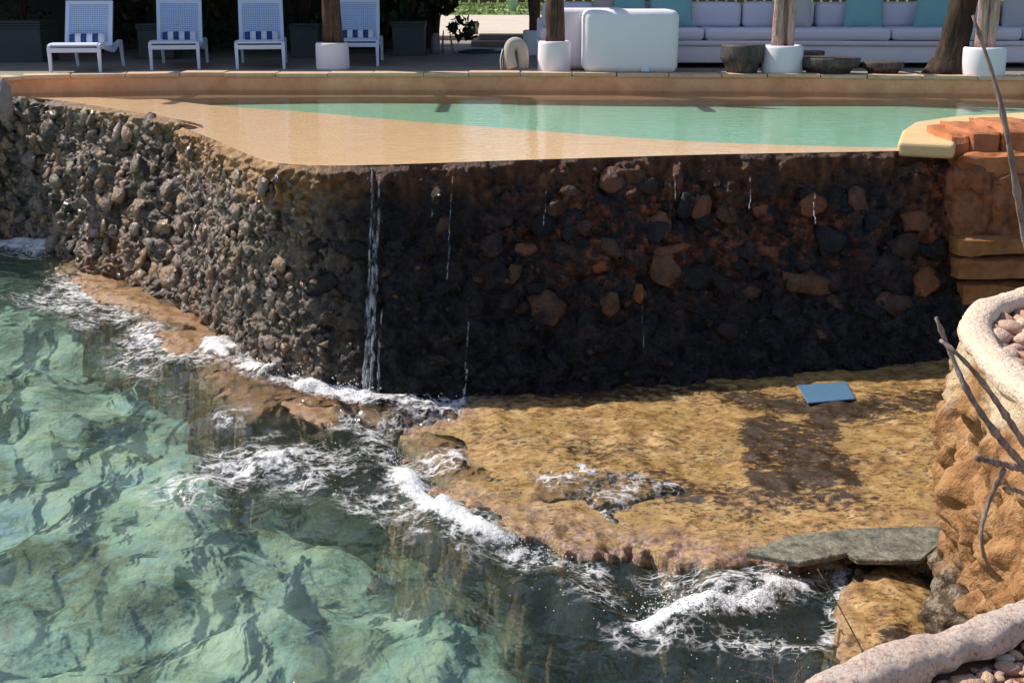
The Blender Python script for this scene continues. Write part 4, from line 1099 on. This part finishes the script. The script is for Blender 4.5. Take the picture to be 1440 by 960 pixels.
# ---- white planter drums and driftwood posts
def drum(x, y, r, h, label, seed):
    c = P(x, y, DECK); c.y += r
    prof = [(r * .97, 0), (r, .03), (r * 1.0, h * .5), (r * .985, h - .035), (r * .955, h - .008), (r * .90, h), (r * .80, h - .004), (r * .76, h - .03), (.02, h - .035)]
    o = lathe('post_planter', prof, M['white_plaster'], None, 40, .018, seed, (c.x, c.y, DECK)); tag(o, label, 'planter', 'white drum planters holding posts')
    return c
def post(c, h0, stems, mat, label, seed, top=2.85):
    rr = random.Random(seed); root = empty('driftwood_post', (c.x, c.y, DECK + h0)); tag(root, label, 'wooden post', 'driftwood posts of the shade roof')
    for (dx, dy, r, lean) in stems:
        n = 22; path, rad = [], []
        ph = rr.random() * 6
        for i in range(n):
            t = i / (n - 1)
            path.append((dx + lean * t + .018 * math.sin(5 * t + ph), dy + .015 * math.cos(4 * t + ph), -.03 + t * (top - DECK - h0)))
            rad.append(r * (1.05 - .3 * t) * (1 + .10 * math.sin(13 * t + ph) + .06 * rr.uniform(-1, 1)))
        v, f = tube_geo(path, rad, 14)
        va = np.array([tuple(q) for q in v]); k = fbm(va * np.array([16, 16, 2.5]) + seed, 3, seed) * .012
        cxy = np.repeat(np.array(path), 14, axis=0); d = va - cxy; d[:, 2] = 0; d /= np.linalg.norm(d, axis=1, keepdims=True) + 1e-9
        pydata('stem', va + d * k[:, None], f, mat, root)
c1 = drum(465, 99.5, .215, .345, 'white drum planter in front of the half-hidden sun lounger', 1)
c2 = drum(780, 103, .21, .385, 'white drum planter beside the padded arch, dark twin-stem post in it', 2)
c3 = drum(1105, 105.5, .255, .345, 'sunlit white drum planter before the low wood tables', 3)
c4 = drum(1392, 109, .255, .345, 'white drum planter next to the big tree trunk', 4)
c5 = drum(753, 78.5, .20, .38, 'white drum planter set back behind another, by the steps', 5)
post(c1, .345, [(-.06, 0, .075, .02), (.06, .02, .085, -.01), (.0, -.05, .05, .02)], M['driftwood_dark'], 'dark ribbed driftwood post among the loungers', 1)
post(c2, .385, [(-.02, 0, .085, .01), (.055, -.02, .05, .03)], M['driftwood_dark'], 'dark twin-stem driftwood post beside the padded arch', 2)
post(c3, .345, [(-.085, .0, .068, -.02), (.095, -.01, .055, -.03), (.01, .08, .05, 0)], M['driftwood_pale'], 'pale twisted driftwood post in front of the sofa', 3)
post(c4, .345, [(-.085, 0, .066, -.01), (.07, .0, .07, -.02)], M['driftwood_pale'], 'pale driftwood post next to the big tree trunk', 4)
post(c5, .38, [(0, 0, .095, .0)], M['driftwood_dark'], 'dark single driftwood post set back by the steps', 5)

# shade roof carried by the posts (above the frame)
roof = empty('shade_roof', (0, 18, 2.8)); tag(roof, 'thatched shade roof on driftwood posts over loungers and sofa', 'roof')
box('thatch', (-2.2, 2.75, .12), (21, 7.2, .22), M['thatch'], roof, 0, 0, .04)
for k in range(6): tube('rafter', [(-9.5 + 3.1 * k, -2.6, -.05), (-9.5 + 3.1 * k, 5.5, -.05)], .06, M['driftwood_dark'], roof, 8)

# ---- white block armchairs seen from behind
def rbox(name, c, s, mat, parent=None, r=.08, rz=0.0, puff=0.0, sub=6):
    bm = bmesh.new(); add_box(bm, (0, 0, 0), s)
    bmesh.ops.bevel(bm, geom=bm.edges[:], offset=r, segments=4, profile=.5, affect='EDGES', clamp_overlap=True)
    o = bm_obj(name, bm, mat, parent, True); o.location = c; o.rotation_euler = (0, 0, rz); return o
a = P(887, 104, DECK); o = rbox('block_seat', (a.x, a.y + .42, DECK + .385), (1.19, .8, .77), M['white_plaster'], None, .10); tag(o, 'wide white rounded block seat standing at the pool coping', 'block seat', 'white rounded block seats')
box('hinge_plate', (.18, -.403, -.33), (.10, .006, .06), M['white_plastic'], o, 0, 0, .002)
a = P(838, 100.5, DECK); o = rbox('block_seat', (a.x - .05, a.y + .5, DECK + .39), (.9, .72, .78), M['white_plaster'], None, .09); tag(o, 'narrow-looking white rounded block seat tucked behind the wide one', 'block seat', 'white rounded block seats')

# ---- long built-in sofa
SY = 16.45
sofa = empty('sofa', (3.5, SY, DECK)); tag(sofa, 'long pale built-in sofa with white cushions behind the wood tables', 'sofa')
sx0, sx1 = .35, 8.5
def sb(name, x0, x1, y0, y1, z0, z1, mat, r=.02, smooth=True):
    bm = bmesh.new(); add_box(bm, ((x0 + x1) / 2 - 3.5, (y0 + y1) / 2, (z0 + z1) / 2), (x1 - x0, y1 - y0, z1 - z0))
    bmesh.ops.bevel(bm, geom=bm.edges[:], offset=r, segments=4, profile=.5, affect='EDGES', clamp_overlap=True)
    bmesh.ops.subdivide_edges(bm, edges=[e for e in bm.edges if e.calc_length() > .3], cuts=6, use_grid_fill=True)
    co = np.array([q.co[:] for q in bm.verts]); d = fbm(co * 3 + x0 * 7, 3, 5) * .008
    for q, k in zip(bm.verts, d): q.co.z += k
    return bm_obj(name, bm, mat, sofa, smooth)
sb('base', sx0, sx1, .04, .95, .07, .285, M['white_plaster'], .015)
sb('lip', sx0 - .02, sx1, .0, .97, .287, .355, M['sofa'], .028)
sb('back_wall', sx0, sx1, .97, 1.2, .0, .62, M['white_plaster'], .04)
cuts = [.36, 2.55, 5.02, 6.75, 8.5]
for a_, b_ in zip(cuts[:-1], cuts[1:]): sb('seat_cushion', a_ + .008, b_ - .008, -.01, .80, .357, .515, M['sofa'], .06)
bx = [.4, 1.15, 2.15, 3.15, 4.15, 5.0, 5.75, 6.7, 7.6, 8.4]
for a_, b_ in zip(bx[:-1], bx[1:]): sb('back_cushion', a_ + .01, b_ - .01, .66, .93, .505, .84, M['sofa'], .07)

def throw(x0, x1, ytop, ybot, mat, label, tilt, Y, seed, cat='pillow', lean=0.0):
    b = PY((x0 + x1) / 2, ybot, Y); s = 1700 / (Y * CP + .5 * SP); w = (x1 - x0) / s; h = (ybot - ytop) / s
    v, f = pillow_mesh(w, h, .17)
    o = pydata('throw_pillow', v, f, mat); o.location = (b.x, Y + .06, b.z + h / 2 * math.cos(tilt)); o.rotation_euler = (-tilt, lean, 0)
    tag(o, label, cat, 'throw pillows on the sofa')
Yp = SY + .50
throw(911, 974, -22, 39, M['teal'], 'teal throw pillow leaning beside the wide white block seat', R(14), Yp, 1)
throw(862, 908, -28, 24, M['teal'], 'teal throw pillow peeking over the wide white block seat', R(12), Yp, 2)
throw(834, 868, -20, 24, M['beige'], 'beige throw pillow peeking over the white block seats', R(12), Yp + .1, 3)
throw(1090, 1141, -22, 40, M['greyc'], 'grey throw pillow behind the pale driftwood post', R(12), Yp, 4)
throw(1187, 1242, -22, 42, M['teal'], 'teal throw pillow in the middle of the sofa, alone', R(12), Yp, 5, lean=R(3))
throw(1287, 1343, -22, 44, M['teal'], 'teal throw pillow touching the big tree trunk', R(12), Yp, 6, lean=R(8))
throw(1408, 1470, -22, 45, M['greyc'], 'grey throw pillow at the end of the sofa past the tree', R(12), Yp, 7)

# ---- stump tables
def stump(x0, x1, ytop, ybot, Y, label, seed, slant=.25):
    a, b = PY(x0, ybot, Y), PY(x1, ybot, Y); r = (b.x - a.x) / 2; h = (ybot - ytop) / (1700 / (Y * CP + .8 * SP)) * 1.02
    prof = [(r * .70, 0), (r * .74, h * .18), (r * .84, h * .36), (r * .98, h * .46), (r * 1.0, h * .6), (r * 1.0, h * .92), (r * .985, h * .985), (r * .95, h), (r * .05, h + .002)]
    o = lathe('stump_table', prof, M['stump'], None, 26, .09, seed, ((a.x + b.x) / 2, Y + r, DECK)); tag(o, label, 'side table', 'dark stump tables before the sofa'); o.rotation_euler = (0, 0, seed)
stump(1017, 1082, 64, 104, 15.25, 'dark carved stump table, tallest, undercut on one side', 1)
stump(1128, 1162, 64, 90, 16.0, 'brown stump table half hidden behind the sunlit drum planter', 2)
stump(1134, 1216, 84, 107, 15.1, 'low wide dark stump table next to the sunlit drum planter', 3)
stump(1220, 1279, 91, 108, 15.2, 'smallest lowest dark stump table toward the tree trunk', 4)

# ---- big tree
c = P(1342, 107, DECK); tree = empty('tree', (c.x, c.y + .25, DECK)); tag(tree, 'big tree with flared dark mottled trunk growing before the sofa', 'tree')
n = 40; path, rad = [], []
for i in range(n):
    t = i / (n - 1); z = -.05 + 4.6 * t
    path.append((.16 * min(1, z / 1.2) + .10 * t, .15 * t, z)); rad.append(.155 + .13 * math.exp(-max(z, 0) / .13) + .05 * math.exp(-max(0, z) / .5) - .04 * t)
v, f = tube_geo(path, rad, 28); va = np.array([tuple(q) for q in v]); cx = np.repeat(np.array(path), 28, axis=0); d = va - cx; d /= np.linalg.norm(d, axis=1, keepdims=True)
va = va + d * (.025 * fbm(va * np.array([7, 7, 2.5]), 4, 3) + .012 * fbm(va * 20, 3, 4))[:, None]
pydata('trunk', va, f, M['bark'], tree)
limbs = []
rr = random.Random(5)
for k in range(6):
    a = k * 1.05 + rr.uniform(-.2, .2); pth = [(.26, .15, 4.3)]
    for i in range(1, 7): pth.append((.26 + math.cos(a) * .45 * i, .15 + math.sin(a) * .45 * i, 4.3 + .22 * i + .1 * rr.random()))
    tube('limb', pth, [.10 - .012 * i for i in range(7)], M['bark'], tree, 8)
def leaves(n, fn, size, seed, aspect=.45):
    g = np.random.RandomState(seed); c = fn(g, n)
    d = g.normal(size=(n, 3)); d /= np.linalg.norm(d, axis=1, keepdims=True); e = np.cross(d, g.normal(size=(n, 3))); e /= np.linalg.norm(e, axis=1, keepdims=True)
    s = (size * g.uniform(.6, 1.3, n))[:, None]; L, Wv = d * s, e * s * aspect
    nn = np.cross(d, e) * s * .2
    v = np.stack([c - L, c + Wv + nn, c + L, c - Wv + nn], 1).reshape(-1, 3)
    return v, np.arange(4 * n).reshape(-1, 4)
def clumps(centers, rad):
    centers = np.array(centers)
    def fn(g, n):
        k = g.randint(0, len(centers), n); q = g.normal(size=(n, 3)); q /= np.linalg.norm(q, axis=1, keepdims=True)
        return centers[k] + q * (rad * g.uniform(.3, 1, n) ** .5)[:, None] * np.array([1, 1, .75])
    return fn
cc = [(.26 + math.cos(a) * r, .15 + math.sin(a) * r, 4.9 + h) for a, r, h in [(rr.uniform(0, 6.28), rr.uniform(.3, 2.9), rr.uniform(0, 1.7)) for _ in range(46)]]
v, f = leaves(5200, clumps(cc, .62), .12, 8); npmesh('crown', v, f, M['leaf_mid'], tree, False)
# small black watering spout by the trunk
spout = empty('black_tap', P(1320, 107, DECK)); tag(spout, 'small black looped tap standing at the foot of the tree trunk', 'tap')
tube('loop', [(.0, 0, 0), (.0, 0, .06), (-.02, 0, .075), (.0, 0, .095), (.022, 0, .08), (.01, 0, .06)], .009, M['black'], spout, 8)
box('foot', (-.03, 0, .008), (.14, .06, .016), M['black'], spout, 0, 0, .004)

# ---- dark planting behind the loungers
def planter_box(x0, x1, ytop, ybot, label):
    a, b = P(x0, ybot, DECK), P(x1, ybot, DECK); w = b.x - a.x; h = (ybot - ytop) / (1700 / (a.y * CP + .8 * SP))
    o = empty('planter_box', ((a.x + b.x) / 2, a.y + w / 2, DECK)); tag(o, label, 'planter box', 'charcoal planter boxes behind the loungers')
    box('box', (0, 0, h * .40), (w * .94, w * .94, h * .80), M['planter'], o, 0, 0, .01)
    for k in range(3): box('rim_band', (0, 0, h * (.825 + .062 * k)), (w * (.985 + .02 * (k % 2)), w * (.985 + .02 * (k % 2)), h * .052), M['planter'], o, 0, 0, .006)
    bx = box('soil', (0, 0, h * .955), (w * .86, w * .86, .02), M['soil'], o, 0, 0, 0)
    return o.location.copy(), h, w
def shrub(loc, h, r, n, label, seed, mat='leaf_dark', base=.0, size=.085):
    root = empty('shrub', loc); tag(root, label, 'shrub', 'dark shrubs behind the loungers'); rr = random.Random(seed); tubes = []
    cc = []
    for k in range(7):
        a = rr.uniform(0, 6.28); e = Vector((math.cos(a) * r * rr.uniform(.2, .8), math.sin(a) * r * rr.uniform(.2, .8), h * rr.uniform(.6, .95)))
        mid = Vector((e.x * .3, e.y * .3, e.z * .5)); tubes.append(([(0, 0, 0), mid, e], [.022, .016, .006], 6)); cc += [tuple(e), tuple((mid + e) / 2)]
        cc.append((rr.uniform(-r, r) * .8, rr.uniform(-r, r) * .6, h * rr.uniform(base + .15, .9)))
    multi_tube('stems', tubes, M['bark'], root)
    v, f = leaves(n, clumps(cc, r * .45), size, seed); npmesh('foliage', v, f, M[mat], root, False)
for k, (x0, x1, yt, yb, lab) in enumerate([(-6, 62, 30, 88, 'charcoal planter box at the dark end of the lounger row'), (194, 246, 34, 84, 'charcoal planter box between the first two loungers'),
        (408, 450, 34, 82, 'charcoal planter box behind the ribbed post'), (551, 598, 31, 79, 'charcoal planter box clear of the loungers, near the steps')]):
    loc, h, w = planter_box(x0, x1, yt, yb, lab)
    shrub(loc + Vector((0, 0, h * .96)), 1.5, .62, 900, ['dark shrub growing in the planter box at the dark end', 'dark shrub growing in the planter box between the first two loungers', 'dark shrub growing in the planter box behind the ribbed post', 'dark shrub growing in the planter box near the steps'][k], 20 + k, base=.1)
for k, (x, Y, h, r) in enumerate([(-8.4, 19.8, 1.9, .9), (-6.6, 20.0, 2.2, .9), (-4.9, 20.1, 2.1, .85), (-3.4, 20.0, 2.2, .8), (-2.1, 20.2, 2.0, .75), (-1.25, 20.6, 1.7, .6)]):
    shrub((x, Y, DECK), h, r, 1500, ['dense dark shrub at the far end of the garden wall', 'dense dark shrub behind the lounger at the far end', 'dense dark shrub behind the second lounger', 'dense dark shrub behind the lounger next to the post', 'dense dark shrub behind the half-hidden lounger', 'dark shrub at the end of the garden wall by the steps'][k], 40 + k)
o = box('garden_wall', (-9.0, 21.4, DECK + 1.3), (15.5, .2, 2.6), M['wallpaint'], None, 0, 0, .02); tag(o, 'dark rendered garden wall behind the shrubs and loungers', 'garden wall')  # added wall, there to keep light from coming through behind the shrubs
# low grey post block, little folding stand, white can, hose, steps
a = P(663, 55, DECK); o = box('stone_pier', (a.x, a.y + .1, DECK + .16), (.26, .2, .34), M['concrete'], None, 0, 0, .015); tag(o, 'short grey stone pier at the side of the steps', 'pier')
a = P(700, 66, DECK); st = empty('steps', (a.x, a.y, DECK)); tag(st, 'low grey stone steps leading up to the sandy path', 'steps')
box('step', (.1, .3, .045), (1.15, .6, .09), M['concrete'], st, 0, 0, .012); box('step', (.25, .9, .09), (1.2, .7, .18), M['concrete'], st, 0, 0, .012)
a = P(628, 76, DECK); fs = empty('folding_stand', (a.x, a.y, DECK)); tag(fs, 'small grey metal folding stand beside the planter box', 'folding stand')
for sx in (-1, 1):
    tube('leg', [(sx * .09, 0, 0), (sx * .05, .1, .36)], .009, M['metal'], fs, 6); tube('leg', [(sx * .09 + .02, .24, 0), (sx * .05, .08, .34)], .009, M['metal'], fs, 6)
tube('crossbar', [(-.075, .03, .12), (.075, .03, .12)], .007, M['metal'], fs, 6)
o = lathe('milk_can', [(.075, 0), (.08, .02), (.08, .24), (.06, .28), (.06, .31), (.01, .312)], M['metal'], None, 20, 0, 1, P(612, 75, DECK)); tag(o, 'grey metal can standing beside the folding stand', 'can')
a = P(672, 76, DECK); rr = random.Random(3)
hp = [(a.x + (.30 + .02 * k / 20) * math.cos(k * .42), a.y + .3 + (.42) * math.sin(k * .42), DECK + .015 + .0006 * k) for k in range(34)] + [(a.x + .5 + .06 * k, a.y + .1 + .05 * k, DECK + .015) for k in range(5)]
o = tube('garden_hose', [tuple(q) for q in smooth_path(hp, 120, 1)], .016, M['rubber'], None, 8); tag(o, 'dark blue garden hose coiled on the deck near the steps', 'hose')
# padded arch with a striped towel
a = P(724, 102, DECK); ar = empty('padded_arch', (a.x, a.y + .12, DECK)); tag(ar, 'beige padded arch-shaped backrest at the pool edge with striped cloth', 'backrest')
ap = smooth_path([(-.03, .0, .04), (-.08, .02, .22), (-.05, .05, .35), (.05, .06, .36), (.11, .05, .24), (.10, .06, .04)], 30, 2)
v, f = tube_geo(ap, [.075] * 30, 16); pydata('cushion', v, f, M['beige'], ar)
for k in range(5):
    tube('cloth_stripe', [(-.175 + .012 * k, -.02 + .01 * k, .02), (-.185 + .012 * k, -.01 + .01 * k, .15), (-.155 + .014 * k, .01 + .01 * k, .28)], .008, M['black'] if k % 2 else M['white_canvas'], ar, 6)

# ---- far garden: mint post, fence, hedge, trees
o = tube('mint_post', [(.02, 47.5, DECK), (.02, 47.5, 3.2)], .14, M['mint'], None, 12); tag(o, 'pale mint post standing on the far lawn', 'post')
fc = empty('garden_fence', (0, 66, DECK)); tag(fc, 'brown wooden fence along the far side of the lawn', 'fence')
pk = None
for k in range(150):
    x = -20 + .5 * k
    if pk is None: pk = box('picket', (x, 0, .7), (.38, .05, 1.4), M['fencewood'], fc, 0, 0, .01); me = pk.data
    else:
        q = bpy.data.objects.new('picket', me); COL.objects.link(q); q.parent = fc; q.location = (.5 * k, 0, .02 * math.sin(k * 2.1))
for k in range(9):
    x = -26 + 8.2 * k
    t_ = empty('garden_tree', (x, 72 + 3 * (k % 3), DECK)); tag(t_, 'far leafy tree beyond the wooden fence', 'tree', 'trees beyond the fence')
    tube('trunk', [(0, 0, 0), (.1, 0, 1.6), (.0, 0, 3.2)], [.25, .2, .14], M['bark'], t_, 8); rr = random.Random(k)
    cc = [(rr.uniform(-2.2, 2.2), rr.uniform(-1.5, 1.5), rr.uniform(1.6, 6.2)) for _ in range(22)]
    v, f = leaves(1500, clumps(cc, 1.2), .34, 60 + k); npmesh('crown', v, f, M['leaf_mid'], t_, False)
v, f = leaves(9000, lambda g, n: np.stack([g.uniform(-14, 30, n), g.uniform(40.1, 64, n), np.full(n, DECK + .08)], 1), .10, 5); o = npmesh('lawn_grass', v, f, M['grass'], None, False); tag(o, 'short sunlit grass of the far lawn', 'grass', kind='stuff')

# ================================================================== BARE BRANCHES IN FRONT
def branch(name, label, runs, Y, root_px=None, cat='branch', grp=None):
    a = PY(*runs[0][0][0], Y) ; root = empty(name, tuple(a)); tag(root, label, cat, grp)
    rr = random.Random(len(label))
    for px, r0, r1 in runs:
        p = smooth_path([PY(x, y, Y + .04 * math.sin(i * 1.7)) for i, (x, y) in enumerate(px)], 34, 2) - np.array(tuple(a))
        rad = [(r0 + (r1 - r0) * i / 33) * (1 + .13 * math.sin(i * 1.9) + (.45 if i % 9 == 4 else 0)) for i in range(34)]
        v, f = tube_geo(p, rad, 10); pydata('twig', v, f, M['twig'], root)
branch('bare_branch', 'bare grey twin branch rising in front of the orange rock planter', [
    ([(1470, 690), (1440, 655), (1400, 610), (1362, 555), (1340, 505), (1316, 446)], .0135, .0055), ([(1470, 668), (1425, 600), (1385, 540), (1350, 500), (1322, 478)], .012, .0055),
    ([(1470, 666), (1425, 656), (1372, 643)], .0125, .0085), ([(1470, 705), (1440, 692), (1410, 684)], .009, .006), ([(1412, 660), (1392, 700), (1378, 745), (1384, 790), (1410, 815)], .0085, .004)], 3.5)
branch('bare_branch', 'knotty pale twig standing in front of the pool and terracotta steps', [([(1462, 420), (1443, 345), (1430, 270), (1415, 180), (1398, 110), (1368, 22)], .0125, .0045)], 3.6)
for k, px in enumerate([[(1090, 985), (1086, 930), (1084, 902)], [(1128, 985), (1124, 940), (1125, 905)], [(1110, 975), (1125, 945), (1116, 955), (1130, 935)], [(1250, 985), (1190, 870), (1150, 800)], [(1120, 975), (1080, 950), (1040, 942)]]):
    branch('dry_stem', 'thin dry grass stem sticking up over the dark water by the kerb', [(px, .0022, .0012)], 2.9, None, 'stem', 'dry stems by the kerb')
